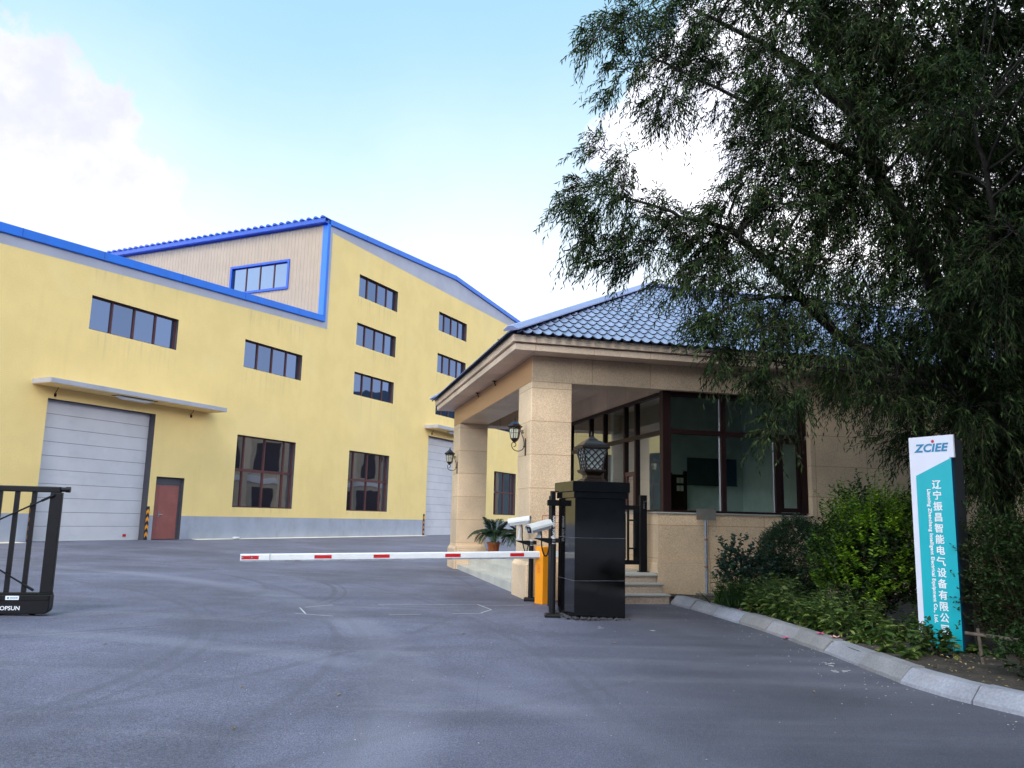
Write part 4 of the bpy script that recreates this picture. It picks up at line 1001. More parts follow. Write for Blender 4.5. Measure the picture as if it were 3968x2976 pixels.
m = MB(); m.box(-.005, .066, -.062, -.0505, 1.27, 1.42); lk = m.build('lock_box', 'chrome', SG, bevel=.004)
m = MB(); m.box(.003, .058, -.066, -.0625, 1.28, 1.41); m.build('lock_face', 'black_metal', lk)
m = MB()
for (x, z) in ((-.25, 1.30), (-.25, 1.26), (-.17, 1.20), (-.13, 1.20), (-.17, .28), (-.13, .28), (-.25, .21), (-.25, .17)): m.tube([(x, -.028, z), (x, -.02, z)], .008, 8)
m.build('bolt', 'chrome', SG)

# ------------------------------------------------------------------ sliding gate at the left
LG = thing('sliding_gate', 'black metal sliding gate end with thick post and diagonal rods', 'gate', (-6.27, 11.63, zg(-6.27, 11.63)), AG)
LG.scale = (.94, .94, .94)
m = MB(); m.prism([(-4.2, .03), (-.05, .03), (-.01, .07), (.0, .12), (.0, .295), (-4.2, .295)], -.11, .11); m.build('base_box', 'black_metal', LG, bevel=.012)
m = MB(); m.box(-4.2, -.005, -.075, .075, .296, .325); m.box(-4.2, -.02, -.12, -.112, .225, .29); m.build('base_lip', 'black_matte', LG, bevel=.004)
m = MB(); m.box(-.165, -.005, -.045, .045, .326, 1.775); m.build('end_post', 'black_metal', LG, bevel=.006)
m = MB(); m.box(-4.2, -.03, -.05, .05, 1.776, 1.862); m.build('top_rail', 'black_metal', LG, bevel=.012)
m = MB(); m.tube([(-.03, 0, 1.823), (.02, 0, 1.823), (.035, 0, 1.823), (.09, 0, 1.823)], [.034, .034, .042, .042], 14); m.build('end_buffer', 'black_metal', LG)
for k in range(16):
    x = -.385-k*.228; b = MB(); b.box(x-.032, x+.032, -.02, .02, .326, 1.775); b.build('bar', 'black_metal', LG)
for (p, q) in (((-.1, -.06, 1.74), (-1.95, -.06, .74)), ((-.24, -.06, .36), (-1.95, -.06, 1.40))):
    b = MB(); p, q = Vector(p), Vector(q); e = p.lerp(q, .09); b.tube([p, e], .019, 8); b.tube([e, q], .0125, 8); b.build('brace_rod', 'black_metal', LG)
m = MB(); m.tube([(-.27, -.0, .0), (-.2, 0, .0)], .03, 12); m.build('roller', 'black_matte', LG)
text_mesh('lettering', 'TOPSUN', .08, 'ink_white', LG, -.53, .112, -.1125, bold=.0014, sx=1.0)
m = MB(); m.box(-.575, -.40, -.1245, -.1205, .232, .288); stk = m.build('sticker', 'ink_white', LG)
m = MB(); m.tube([(-.54, -.127, .26), (-.54, -.1247, .26)], .014, 10)
for k in range(4): m.box(-.51+k*.025, -.492+k*.025, -.1262, -.1247, .252, .268)
m.build('sticker_print', 'ink_blue', stk)

# ------------------------------------------------------------------ blank rusty sign on a post
RS = thing('blank_sign', 'small blank grey sign plate with rust stain on a thin post', 'sign', tuple(gh(3.71, -.12, .14)), AG)
m = MB(); m.tube([(0, 0, 0), (0, 0, 1.60)], .027, 12); m.build('post', 'galv', RS)
m = MB(); m.box(-.215, .215, -.034, -.028, 1.47, 1.70); m.build('plate', 'rust_plate', RS)
m = MB(); m.box(-.17, .17, -.16, .16, -.01, .015); m.build('base_plate', 'rust_plate', RS)
m = MB()
for z in (.52, 1.06): m.tube([(0, 0, z), (0, 0, z+.035)], .033, 10)
m.build('clip', 'terracotta', RS)

# ------------------------------------------------------------------ company sign
SN = thing('company_sign', 'tall teal and white company sign with Chinese lettering in the planting bed', 'sign', (5.05, 10.326, .13), math.atan2(-.8447, .5352))
m = MB(); m.box(.01, .52, .031, .255, -.1, 2.50); m.build('sign_body', 'sign_body', SN, bevel=.004)
m = MB(); m.prism([(-.014, .0), (.11, .0), (.11, 2.06), (.5, 2.235), (.5, 2.27), (.556, 2.27), (.556, 2.546), (-.014, 2.541)], 0., .03); m.build('white_panel', 'sign_white', SN, bevel=.002)
m = MB(); m.prism([(.067, .0), (.524, .0), (.524, 2.265), (.067, 2.06)], -.012, .04); tp = m.build('teal_panel', ['sign_teal', 'sign_blue'], SN)
for p in tp.data.polygons:
    if abs(p.normal.y) < .5: p.material_index = 1  # panel sides in darker blue: their shade is painted into the colour
text_mesh('logo', 'ZCIEE', .135, 'ink_blue', SN, .268, 2.395, -.003, shear=.22, bold=.0045, sx=1.13, space=1.04)
m = MB(); m.tube([(.300, -.004, 2.478), (.300, -.0005, 2.478)], .019, 16); m.build('logo_dot', 'ink_red', SN)
CH = '辽宁振昌智能电气设备有限公司'
for k, ch in enumerate(CH): text_mesh('character', ch, .115, 'ink_white', SN, .325, 1.94-k*.1315, -.0145, bold=.0022)
text_mesh('lettering', 'Liaoning Zhenchang Intelligent Electrical Equipment Co., Ltd.', .0605, 'ink_white', SN, .222, 1.097, -.0145, rot=R(-90), bold=.0020, space=1.06)

# ------------------------------------------------------------------ planting bed, kerb
KP = [(3.14, 16.14), (3.33, 15.2), (3.52, 14.13), (3.73, 12.72), (3.86, 11.42), (3.93, 10.4), (3.955, 9.4), (3.985, 8.5), (4.12, 7.85), (4.38, 7.25), (4.85, 6.65), (5.6, 6.0), (6.8, 5.4), (9.5, 4.6)]
def kerb():
    P = [Vector((x, y, 0)) for x, y in KP]
    L_ = [0]
    for a, b in zip(P[:-1], P[1:]): L_.append(L_[-1]+(b-a).length)
    def at(s_):
        s_ = min(max(s_, 0), L_[-1]-1e-6)
        for i in range(len(P)-1):
            if s_ <= L_[i+1]: q = (s_-L_[i])/(L_[i+1]-L_[i]); return P[i].lerp(P[i+1], q)
    def nr(s_): d = (at(s_+.25)-at(s_-.25)).normalized(); return Vector((-d.y, d.x, 0))     # left of travel = bed side
    m = MB(); prof = [(0, -.03), (.01, .035), (.115, .15), (.135, .158), (.27, .158), (.27, -.03)]
    s_ = 0.; k = 0
    while s_ < L_[-1]-.3:
        ln = random.choice((.95, 1.0, .9)); e = min(s_+ln-.016, L_[-1]); jz = random.uniform(-.010, .010); jo = random.uniform(-.012, .012)
        n = 5; rows = []
        for i in range(n):
            q = s_+(e-s_)*i/(n-1); p = at(q); nn = nr(q)
            rows.append([p+nn*(o+jo)+Vector((0, 0, z+jz*(z > 0)+random.uniform(-.002, .002))) for o, z in prof])
        v = [p for r in rows for p in r]; w_ = len(prof)
        m.add(v, [(i*w_+j, (i+1)*w_+j, (i+1)*w_+j+1, i*w_+j+1) for i in range(n-1) for j in range(w_-1)]+[tuple(range(w_)), tuple(range((n-1)*w_, n*w_))[::-1]])
        s_ += ln; k += 1
    # mortar core filling the joints a little lower
    rows = []
    for i in range(60):
        q = L_[-1]*i/59; p = at(q); nn = nr(q); rows.append([p+nn*o+Vector((0, 0, z)) for o, z in ((.03, -.03), (.03, .03), (.12, .14), (.25, .145), (.25, -.03))])
    v = [p for r in rows for p in r]; m.add(v, [(i*5+j, (i+1)*5+j, (i+1)*5+j+1, i*5+j+1) for i in range(59) for j in range(4)], 1)
    ko = m.build('kerb', ['kerb_stone', 'gravel']); tag(ko, kind='structure')
    return at, nr, L_
M('kerb_stone', (.25, .25, .275), .8, var=.16, vs=1.2, fine=.12, fs=40, bump=.35, bs=25, dirt=((.26, .23, .20), (3, 3, 3), .55))
def kerb_tone():
    t = NT(MATS['kerb_stone'].node_tree); b = [n for n in t.t.nodes if n.type == 'BSDF_PRINCIPLED'][0]
    src = b.inputs['Base Color'].links[0].from_socket
    r_ = t.n('NewGeometry').outputs['Random Per Island']
    c = t.mix(t.ramp(r_, .0, 1.), (.86, .82, .76, 1), (1.14, 1.16, 1.24, 1))
    t.set(b.inputs['Base Color'], t.mix(1., src, c, 'MULTIPLY'))
kerb_tone()
k_at, k_nr, k_L = kerb()
# soil sheet
sb = MB()
inner = [k_at(s_)+k_nr(s_)*.2 for s_ in np.linspace(0, k_L[-1], 24)]
outer = [gh(2.9+i*(15./23), .04) for i in range(24)]
vs = []; nx = 10
for p, q in zip(inner, outer):
    for j in range(nx): c_ = p.lerp(q, j/(nx-1)); vs.append((c_.x, c_.y, .118+random.uniform(0, .035)))
sb.add(vs, [(i*nx+j, i*nx+j+1, (i+1)*nx+j+1, (i+1)*nx+j) for i in range(23) for j in range(nx-1)], 0, True)
for i in range(len(sb.f)): sb.f[i] = sb.f[i][::-1]
tag(sb.build('planting_bed', 'soil'), kind='structure')
# leaf litter and wood chips on the soil, small stones on the asphalt
def litter(name, spots, mat, label, cat):
    P = np.array(spots); n = len(P)
    D = np.stack([rng.normal(size=n), rng.normal(size=n), rng.normal(size=n)*.15], 1); N = np.stack([rng.normal(size=n)*.3, rng.normal(size=n)*.3, np.ones(n)], 1)
    V, F = leaf_arrays(P, D, N, rng.uniform(.02, .06, n), rng.uniform(.01, .025, n), 0)
    o = np_mesh(name, V, [F], mat); tag(o, label, cat, kind='stuff')
sp = []
for k in range(1500):
    s_ = random.uniform(0, k_L[-1]*.9); o = random.uniform(.28, 2.2); p = k_at(s_)+k_nr(s_)*o; sp.append((p.x, p.y, .165))
litter('leaf_litter', sp, 'leaf_litter', 'brown leaf litter and chips scattered over the soil of the bed', 'leaf litter')
m = MB()
for k in range(300):
    if k < 140: x, y = random.uniform(-3.5, 3.6), random.uniform(5, 15)
    else: p = k_at(random.uniform(0, k_L[-1]*.8)); x, y = p.x-abs(random.gauss(0, .35)), p.y+random.gauss(0, .1)
    q = random.uniform(.003, .008)
    m.obox((x, y, zg(x, y)+q*.25), q*1.6, q, q*.7, random.uniform(0, 3), 0, random.uniform(-.4, .4), random.uniform(-.4, .4))
for (x, y) in ((3.67, 9.71), (3.56, 9.2), (3.67, 9.28), (3.62, 9.6), (1.4, 12.4), (2.1, 12.2)):
    for k in range(3): m.obox((x+random.gauss(0, .05), y+random.gauss(0, .05), .003), random.uniform(.02, .06), random.uniform(.008, .025), .004, random.uniform(0, 3))
tag(m.build('grit', 'concrete'), 'pale grit and paint flecks scattered on the asphalt', 'grit', kind='stuff')
m = MB()
for (x, y) in ((-1.95, 6.2), (-2.35, 7.6), (-1.45, 7.4), (-.1, 4.9), (-4.5, 9.5), (1.35, 10.9), (2.9, 8.1), (-.6, 11.3)):
    D = Vector((random.gauss(0, 1), random.gauss(0, 1), 0)).normalized(); S_ = Vector((-D.y, D.x, 0)); b = Vector((x, y, zg(x, y)+.006))
    m.add([b, b+D*.03+S_*.011+Vector((0, 0, .01)), b+D*.075+Vector((0, 0, .004)), b+D*.03-S_*.011+Vector((0, 0, .01))], [(0, 1, 2), (0, 2, 3)])
tag(m.build('fallen_leaves', 'leaf_litter'), 'few dry leaves lying on the open asphalt', 'leaves', kind='stuff')

# ------------------------------------------------------------------ potted palms in the porch
def frond_mesh(name, L_, droop, seed):
    r_ = np.random.default_rng(seed); n = 34
    t = np.linspace(0, 1, 14)
    x = L_*t*(1-.18*t); z = L_*(.75*t-droop*t**2.2)
    poly = np.stack([x, np.zeros_like(x), z], 1)
    V0, F0 = tubes_np(poly[None], np.linspace(.009, .003, 14)[None], 0, 4)
    tt = np.linspace(.12, 1, n); px = np.interp(tt, t, x); pz = np.interp(tt, t, z); dxx = np.gradient(px); dzz = np.gradient(pz)
    Ps, Ds, Ns, Ls, Ws = [], [], [], [], []
    for sd in (-1, 1):
        ln = .17*np.sin(np.pi*(.12+.8*tt))**.8+.02
        T = norm(np.stack([dxx, 0*dxx, dzz], 1)); N = np.cross(T, np.array([0, 1., 0]))*-1
        D = T*.65+np.array([0, sd, 0])*.85+N*.35+r_.normal(size=(n, 3))*.05
        Ps.append(np.stack([px, 0*px, pz], 1)); Ds.append(D); Ns.append(N+np.array([0, -sd*.5, 0])); Ls.append(ln); Ws.append(np.full(n, .013))
    V1, F1 = leaf_arrays(np.concatenate(Ps), np.concatenate(Ds), np.concatenate(Ns), np.concatenate(Ls), np.concatenate(Ws), len(V0))
    o = np_mesh(name, np.concatenate([V0, V1]), [F0, F1], ['green_stem', 'palm_leaf'], [0, 1])
    return o
FP = [frond_mesh('frond', .62, .62, 1), frond_mesh('frond', .66, .85, 2), frond_mesh('frond', .5, .35, 3)]
def palm(label, loc, seed):
    r_ = random.Random(seed)
    t = thing('potted_palm', label, 'potted plant', loc, AG, 'sago palms in clay pots on the porch')
    m = MB(); m.lathe([(.13, 0), (.135, .02), (.175, .30), (.205, .31), (.21, .335), (.185, .335), (.18, .315)], n=28); pt = m.build('pot', 'terracotta', t)
    m = MB(); m.lathe([(.02, .30), (.17, .30), (.17, .315), (.06, .32)], n=20); m.build('pot_soil', 'soil', t)
    m = MB(); m.tube([(.0, -.157, .20), (-.05, -.16, .17), (-.02, -.155, .13), (.03, -.152, .16), (.06, -.157, .2)], .006, 5); m.tube([(.03, -.15, .11), (.07, -.152, .13), (.05, -.158, .18)], .006, 5); m.build('pot_relief', 'terracotta', pt)
    m = MB(); m.lathe([(.05, .31), (.07, .36), (.06, .44), (.03, .47)], n=14); m.build('stem', 'bark', t)
    for k in range(22):
        src = FP[0 if k < 8 else (1 if k < 16 else 2)]
        f = src.copy(); C.objects.link(f); f.parent = t
        f.location = (0, 0, .44); a = k*2.399+r_.uniform(-.2, .2)
        f.rotation_euler = (0, -R(r_.uniform(-6, 14) if k < 16 else r_.uniform(22, 42)), a); s_ = r_.uniform(1.05, 1.4); f.scale = (s_, s_, s_)
    m = MB()
    for k in range(9):
        a = r_.uniform(0, 6.28); b = Vector((.13*math.cos(a), .13*math.sin(a), .32)); D = Vector((math.cos(a), math.sin(a), r_.uniform(.4, 1))).normalized(); S_ = Vector((-D.y, D.x, 0)).normalized()
        m.add([b, b+D*.05+S_*.02, b+D*.1, b+D*.05-S_*.02], [(0, 1, 2), (0, 2, 3)])
    m.build('pot_weed', 'weed_leaf', t)
palm('potted sago palm in a clay pot in the gap between the porch pillars', tuple(gh(.98, 7.2, .545)), 3)
palm('potted sago palm half hidden behind the near porch pillar', tuple(gh(1.62, 6.4, .545)), 9)
for f in FP: bpy.data.objects.remove(f)

# ------------------------------------------------------------------ plants
def bush(name, label, cat, c, rad, shoots, leaf, stems=24, seed=1, group=None, flat=.0, up=.5, shell=.45, mats='dark_leaf', broad=True, stemmat='twig', hang=0., lumpy=1.):
    """shoots: number of leafy shoots; leaf = (length, width, leaves per shoot, shoot length)"""
    r_ = np.random.default_rng(seed)
    t = thing(name, label, cat, c, 0, group)
    rad = np.array(rad)
    n = shoots
    d = norm(r_.normal(size=(n, 3))); d[:, 2] = np.where(d[:, 2] < 0, d[:, 2]*.85, d[:, 2])
    rr = shell+(1-shell)*r_.random(n)**.6
    lump = 1+lumpy*(.18*np.sin(d[:, 0]*7+seed)+.14*np.sin(d[:, 1]*9+2*seed))
    P0 = d*rad*rr[:, None]*lump[:, None]; P0[:, 2] += rad[2]
    P0[:, 2] = np.maximum(P0[:, 2], rad[2]*.18*r_.random(n)+.03)
    dirs = norm(d*(1-up)+np.array([0, 0, up])+r_.normal(size=(n, 3))*.28)
    ll, lw, k, sl_ = leaf
    tt = np.linspace(0, 1, 5); SL = sl_*r_.uniform(.6, 1.25, n)
    poly = P0[:, None]+dirs[:, None]*(tt[None, :, None]*SL[:, None, None]); poly[..., 2] -= hang*(tt[None]**2)*SL[:, None]
    V0, F0 = tubes_np(poly, np.linspace(.0035, .0015, 5)[None]*np.ones((n, 1)), 0, 3)
    u = (np.arange(k)+.5)/k; Q = poly[:, 0:1]*(1-u)[None, :, None]+poly[:, -1:]*u[None, :, None]
    az_ = r_.uniform(0, 6.28, (n, 1))+np.arange(k)[None]*2.4
    side = np.stack([np.cos(az_), np.sin(az_), .25+0*az_], -1)
    D = norm(side*.9+dirs[:, None]*.5+r_.normal(size=(n, k, 3))*.2); N = norm(np.array([0, 0, 1.])+r_.normal(size=(n, k, 3))*.35+side*-.3)
    Ln = ll*r_.uniform(.6, 1.2, (n, k))*(1-.35*u)[None]; Wn = lw*Ln/ll
    V1, F1 = leaf_arrays(Q.reshape(-1, 3), D.reshape(-1, 3), N.reshape(-1, 3), Ln.ravel(), Wn.ravel(), len(V0), broad, .18)
    np_mesh('foliage', np.concatenate([V0, V1]), [F0, F1], [stemmat, mats], [0, 1], parent=t)
    K = stems; a = r_.uniform(0, 6.28, K); b0 = np.stack([np.cos(a)*rad[0]*.35*r_.random(K), np.sin(a)*rad[1]*.35*r_.random(K), 0*a], 1)
    b1 = np.stack([np.cos(a)*rad[0]*.75, np.sin(a)*rad[1]*.75, rad[2]*r_.uniform(.8, 1.5, K)], 1)
    s_ = np.linspace(0, 1, 6)[None, :, None]; pl = b0[:, None]*(1-s_)+b1[:, None]*s_; pl[..., :2] *= (.5+.5*s_[..., 0:1])
    pl = pl+r_.normal(size=pl.shape)*.02
    V2, F2 = tubes_np(pl, np.linspace(.011, .004, 6)[None]*np.ones((K, 1)), 0, 5)
    np_mesh('stem', V2, [F2], 'twig', parent=t)
    return t
bush('round_shrub', 'dense rounded dark green shrub under the corner window', 'shrub', (5.28, 15.2, .17), (.66, .6, .72), 2600, (.05, .03, 9, .16), 34, 2, up=.3, mats='dark_leaf', shell=.72, lumpy=.3)
bush('leggy_shrub', 'low leggy shrub with roundish blue green leaves left of the round shrub', 'shrub', (4.22, 15.35, .13), (.40, .35, .56), 210, (.085, .075, 6, .2), 40, 5, up=.5, mats='round_leaf', shell=.3)
bush('leggy_shrub', 'blue green leafy shrub squeezed between the leggy shrub and the round shrub', 'shrub', (4.72, 15.1, .13), (.42, .36, .48), 260, (.075, .06, 6, .18), 30, 15, up=.45, mats='round_leaf', shell=.3)
bush('lime_shrub', 'tall yellow green shrub with bright shoots left of the company sign', 'shrub', (5.42, 12.4, .13), (.78, .66, .90), 1100, (.085, .05, 10, .30), 26, 3, up=.55, mats='deep_leaf', shell=.25)
# bright young shoots of the lime shrub: same thing, second leaf mesh
def lime_shoots():
    t = [o for o in C.objects if o.name.startswith('lime_shrub')][0]; r_ = np.random.default_rng(12)
    n = 700; V_, F_ = [], []
    a = r_.uniform(0, 6.28, n); el_ = r_.uniform(-.55, 1.3, n); lump = 1+.2*np.sin(a*3+1)
    d = np.stack([np.cos(a)*np.cos(el_), np.sin(a)*np.cos(el_), np.sin(el_)], 1)
    # mostly the upper part and the side towards the road
    keep = (d[:, 2] > .5) | ((d[:, 0] < -.1) & (r_.random(n) < .8)) | (r_.random(n) < .25); d = d[keep]; lump = lump[keep]; n = len(d)
    P0 = d*np.array([.78, .70, .86])*lump[:, None]*r_.uniform(.8, 1.02, (n, 1)); P0[:, 2] += .85
    dirs = norm(d*.45+np.array([0, 0, .7])+r_.normal(size=(n, 3))*.2); SL = r_.uniform(.15, .42, n)*np.where(d[:, 2] > .6, 1.25, .8)
    k = 10; tt = np.linspace(0, 1, 5); poly = P0[:, None]+dirs[:, None]*(tt[None, :, None]*SL[:, None, None])
    V0, F0 = tubes_np(poly, np.linspace(.004, .0015, 5)[None]*np.ones((n, 1)), 0, 3)
    u = (np.arange(k)+.4)/k; Q = P0[:, None]+dirs[:, None]*(u[None, :, None]*SL[:, None, None])
    az_ = r_.uniform(0, 6.28, (n, 1))+np.arange(k)[None]*np.pi+r_.normal(size=(n, k))*.3
    side = np.stack([np.cos(az_), np.sin(az_), .15+0*az_], -1)
    D = norm(side+dirs[:, None]*.35); N = norm(np.array([0, 0, 1.])+r_.normal(size=(n, k, 3))*.3)
    Ln = .098*r_.uniform(.55, 1.15, (n, k))*(1-.45*u)[None]
    V1, F1 = leaf_arrays(Q.reshape(-1, 3), D.reshape(-1, 3), N.reshape(-1, 3), Ln.ravel(), Ln.ravel()*.58, len(V0), True, .15)
    np_mesh('young_shoots', np.concatenate([V0, V1]), [F0, F1], ['green_stem', 'lime_leaf'], [0, 1], parent=t)
lime_shoots()
bush('dark_shrub', 'dark green shrub reaching over the right edge of the company sign', 'shrub', (6.02, 9.75, .13), (.66, .55, .84), 1300, (.06, .035, 9, .2), 24, 6, up=.35, mats='deep_leaf', shell=.35)
bush('back_shrub', 'dim green shrub standing in the shade behind the company sign', 'shrub', (6.9, 12.0, .13), (.9, .7, .75), 700, (.075, .045, 9, .25), 26, 8, up=.45, mats='deep_leaf', shell=.3)
bush('sign_weed', 'lobed leafy weed growing at the foot of the company sign', 'weed', (4.93, 9.72, .13), (.22, .15, .17), 34, (.075, .055, 5, .14), 8, 7, up=.55, mats='deep_leaf', shell=.2, stemmat='green_stem')
bush('corner_weed', 'low dark leafy plant near the wooden stake at the right edge', 'weed', (5.2, 8.35, .13), (.36, .4, .20), 130, (.08, .045, 6, .16), 10, 17, up=.4, mats='deep_leaf', shell=.2, stemmat='green_stem')

def ground_cover():
    """leafy weeds along the inside of the kerb, one uncountable mass"""
    r_ = np.random.default_rng(21); V_, F0_, F1_ = [], [], []; off = 0
    pts = []
    for k in range(190):
        s_ = r_.uniform(1.0, 7.0); dens = 1 if s_ < 5.3 else .35
        if r_.random() > dens: continue
        o = .33+abs(r_.normal()*.6)+(.0 if s_ > 1.6 else .1)
        p = k_at(s_)+k_nr(s_)*o; pts.append((p.x, p.y, .13, r_.uniform(.18, .72)*(.7+.3*min(1, o*2))*(1 if s_ < 5.4 else .6)))
    pts = np.array(pts); n = len(pts); K = 4   # shoots per plant
    base = np.repeat(pts[:, :3], K, 0); H = np.repeat(pts[:, 3], K)*r_.uniform(.6, 1.1, n*K)
    a = r_.uniform(0, 6.28, n*K); lean = r_.uniform(.1, .55, n*K)
    tt = np.linspace(0, 1, 6)
    poly = base[:, None]+np.stack([np.cos(a)[:, None]*lean[:, None]*H[:, None]*tt[None]**1.4, np.sin(a)[:, None]*lean[:, None]*H[:, None]*tt[None]**1.4, H[:, None]*tt[None]*(1-.12*tt[None])], -1)
    V0, F0 = tubes_np(poly, np.linspace(.0045, .002, 6)[None]*np.ones((n*K, 1)), 0, 4)
    k = 11; u = np.linspace(.15, 1, k); idx = u*5; i0 = np.minimum(idx.astype(int), 4); fr_ = idx-i0
    Q = poly[:, i0]*(1-fr_)[None, :, None]+poly[:, i0+1]*fr_[None, :, None]
    az_ = r_.uniform(0, 6.28, (n*K, 1))+np.arange(k)[None]*np.pi/2*1.1
    side = np.stack([np.cos(az_), np.sin(az_), .2-.55*(1-u)[None]+0*az_], -1)
    D = norm(side+r_.normal(size=side.shape)*.15); N = norm(np.array([0, 0, 1.])+r_.normal(size=side.shape)*.3)
    Ln = .15*r_.uniform(.5, 1.2, (n*K, k))*np.sin(np.pi*(.25+.6*u))[None]
    V1, F1 = leaf_arrays(Q.reshape(-1, 3), D.reshape(-1, 3), N.reshape(-1, 3), Ln.ravel(), Ln.ravel()*.42, len(V0), True, .12)
    o = np_mesh('ground_cover', np.concatenate([V0, V1]), [F0, F1], ['green_stem', 'weed_leaf'], [0, 1])
    tag(o, 'tangle of leafy green weeds spilling along the inside of the kerb', 'weeds', kind='stuff')
ground_cover()
# fine grass tuft by the kerb
r_ = np.random.default_rng(4); n = 420; P = np.stack([3.95+r_.normal(size=n)*.13, 14.4+r_.normal(size=n)*.22, np.full(n, .13)], 1)
V, F = leaf_arrays(P, np.stack([r_.normal(size=n)*.35, r_.normal(size=n)*.35, np.ones(n)], 1), r_.normal(size=(n, 3)), r_.uniform(.2, .48, n), np.full(n, .008), 0)
tag(np_mesh('grass_tuft', V, [F], 'deep_leaf'), 'thin dark grass tuft growing behind the far end of the kerb', 'grass', kind='stuff')

def flower(label, x, y, z, mat, s_=1.):
    t = thing('flower', label, 'flower', (x, y, z), random.uniform(0, 6), 'blossoms along the kerb')
    m = MB()
    for k in range(5):
        a = k*1.2566; D = Vector((math.cos(a), math.sin(a), .5)); S_ = Vector((-math.sin(a), math.cos(a), 0))
        m.add([(0, 0, .01), D*.025*s_+S_*.02*s_, D*.048*s_, D*.025*s_-S_*.02*s_], [(0, 1, 2), (0, 2, 3)])
    m.build('petals', mat, t); m = MB(); m.lathe([(.003, 0), (.009, .008), (.004, .02)], n=8); m.build('flower_centre', 'leaf_litter', t)
flower('magenta blossom on the kerb face at the far end', 3.63, 14.72, .06, 'pink', 1.5)
flower('deep pink blossom fallen on the asphalt against the kerb', 3.82, 11.6, .012, 'pink', 1.2)
flower('tiny red pink blossom among the weeds above the kerb', 3.80, 13.72, .17, 'pink', .7)
flower('pink blossom lying on the kerb top', 4.06, 10.95, .16, 'pink', 1.2)
flower('pale peach faded blossom on the kerb top', 4.12, 10.62, .16, 'pink_pale', 1.4)

# low stake fence at the right
SF = thing('stake_fence', 'low rustic fence of a wooden stake and rail beside the sign', 'fence', (5.14, 9.15, .13), 0)
m = MB(); m.tube([(0, 0, -.1), (-.03, .02, .36)], [.022, .018], 8); m.build('stake', 'wood_stake', SF)
m = MB(); m.tube([(-.14, .08, .30), (.5, -.28, .25), (1.3, -.75, .22)], [.02, .022, .02], 8); m.build('rail', 'wood_stake', SF)
m = MB(); m.tube([(1.1, -.6, -.1), (1.1, -.62, .34)], [.022, .018], 8); m.build('stake', 'wood_stake', SF)

# ------------------------------------------------------------------ willow
CL = '''1.23,11.30,8.88,0.38;1.77,11.20,8.98,0.57;1.59,11.40,8.27,0.45;2.26,11.60,8.63,0.72;3.03,11.80,9.25,0.80;2.13,11.30,7.74,0.42;3.14,12.00,8.34,0.71;3.76,11.60,8.75,0.79;3.67,11.20,7.47,0.63;3.61,11.50,6.92,0.49;4.46,12.30,7.42,0.77;4.41,11.30,7.91,0.77;5.37,12.00,9.03,0.88;5.11,11.40,7.39,0.77;6.45,12.60,8.68,1.00;5.88,11.50,9.13,0.91;6.92,12.00,8.99,1.02;7.11,11.20,8.96,0.89;7.87,12.20,8.33,1.04;6.50,11.30,7.22,0.83;3.83,11.20,6.11,0.54;4.72,11.90,6.49,0.77;5.70,12.50,6.83,0.85;5.79,11.20,6.44,0.76;7.52,12.80,6.92,1.01;7.33,11.40,6.57,0.84;0.80,11.20,5.97,0.27;1.17,11.20,6.19,0.39;1.05,11.30,5.66,0.33;1.47,11.00,6.25,0.39;1.63,11.40,6.90,0.25;1.23,11.20,6.90,0.20;1.66,11.40,5.93,0.45;1.43,11.20,5.22,0.33;2.00,11.40,5.44,0.42;2.17,11.60,6.23,0.31;2.38,11.30,5.00,0.46;2.85,11.60,5.39,0.49;3.31,11.50,5.79,0.52;2.97,11.30,4.74,0.48;3.52,11.80,5.04,0.53;4.19,12.10,5.73,0.68;4.51,11.30,5.33,0.64;3.96,11.50,4.68,0.59;5.56,12.30,5.68,0.77;5.89,11.50,5.57,0.72;6.99,12.30,5.41,0.83;7.17,11.40,5.43,0.77;2.67,11.20,4.31,0.35;2.87,11.00,3.87,0.37;2.65,10.90,3.56,0.25;3.28,11.10,3.90,0.53;3.37,11.00,3.31,0.37;3.86,11.30,3.82,0.58;3.74,11.00,3.06,0.31;3.57,11.00,2.62,0.21;4.59,11.60,4.45,0.66;4.46,11.20,3.56,0.54;5.61,12.20,4.76,0.69;5.10,11.30,3.72,0.64;5.79,11.30,4.54,0.70;5.90,11.60,3.73,0.72;5.15,11.20,3.12,0.35;6.65,11.70,4.24,0.79;6.36,11.30,3.22,0.64;7.66,12.30,4.69,0.83;7.14,11.60,3.42,0.79;6.71,11.20,2.64,0.51;7.06,11.40,2.22,0.39;9.38,12.50,8.69,1.20;8.80,12.00,6.10,1.15;8.45,11.80,3.89,1.07;5.07,12.00,10.75,1.02;6.59,12.00,10.95,1.15;8.36,12.40,11.13,1.19;3.50,11.80,10.39,0.80;10.32,13.00,10.74,1.25;7.28,14.50,8.80,1.23;8.65,14.80,7.11,1.42;7.73,14.30,10.60,1.38;8.56,14.20,4.75,1.20;10.16,12.50,5.17,1.20;5.95,10.00,6.90,0.79;6.25,9.80,5.25,0.67;6.20,10.20,4.46,0.63;5.59,13.60,8.06,0.92;4.73,13.40,9.08,0.91'''
CL = np.array([[float(q) for q in s_.split(',')] for s_ in CL.split(';')])
more = [(2.42, 11.3, 5.82, .30), (2.98, 11.5, 5.72, .34), (3.5, 11.6, 5.42, .38), (3.1, 11.5, 6.25, .32), (2.7, 11.35, 5.55, .3), (4.0, 11.8, 6.7, .5), (4.3, 11.9, 9.6, .8), (5.1, 11.9, 9.9, .85), (3.4, 11.7, 9.75, .6), (6.0, 12.1, 9.9, .9), (6.9, 12.9, 2.9, .6), (7.6, 12.6, 2.5, .55), (7.3, 11.6, 2.9, .6), (6.2, 12.6, 2.9, .55), (8.0, 13.2, 3.4, .8), (6.6, 13.4, 3.9, .8), (7.9, 11.9, 5.6, .8), (5.4, 12.8, 4.0, .6)]
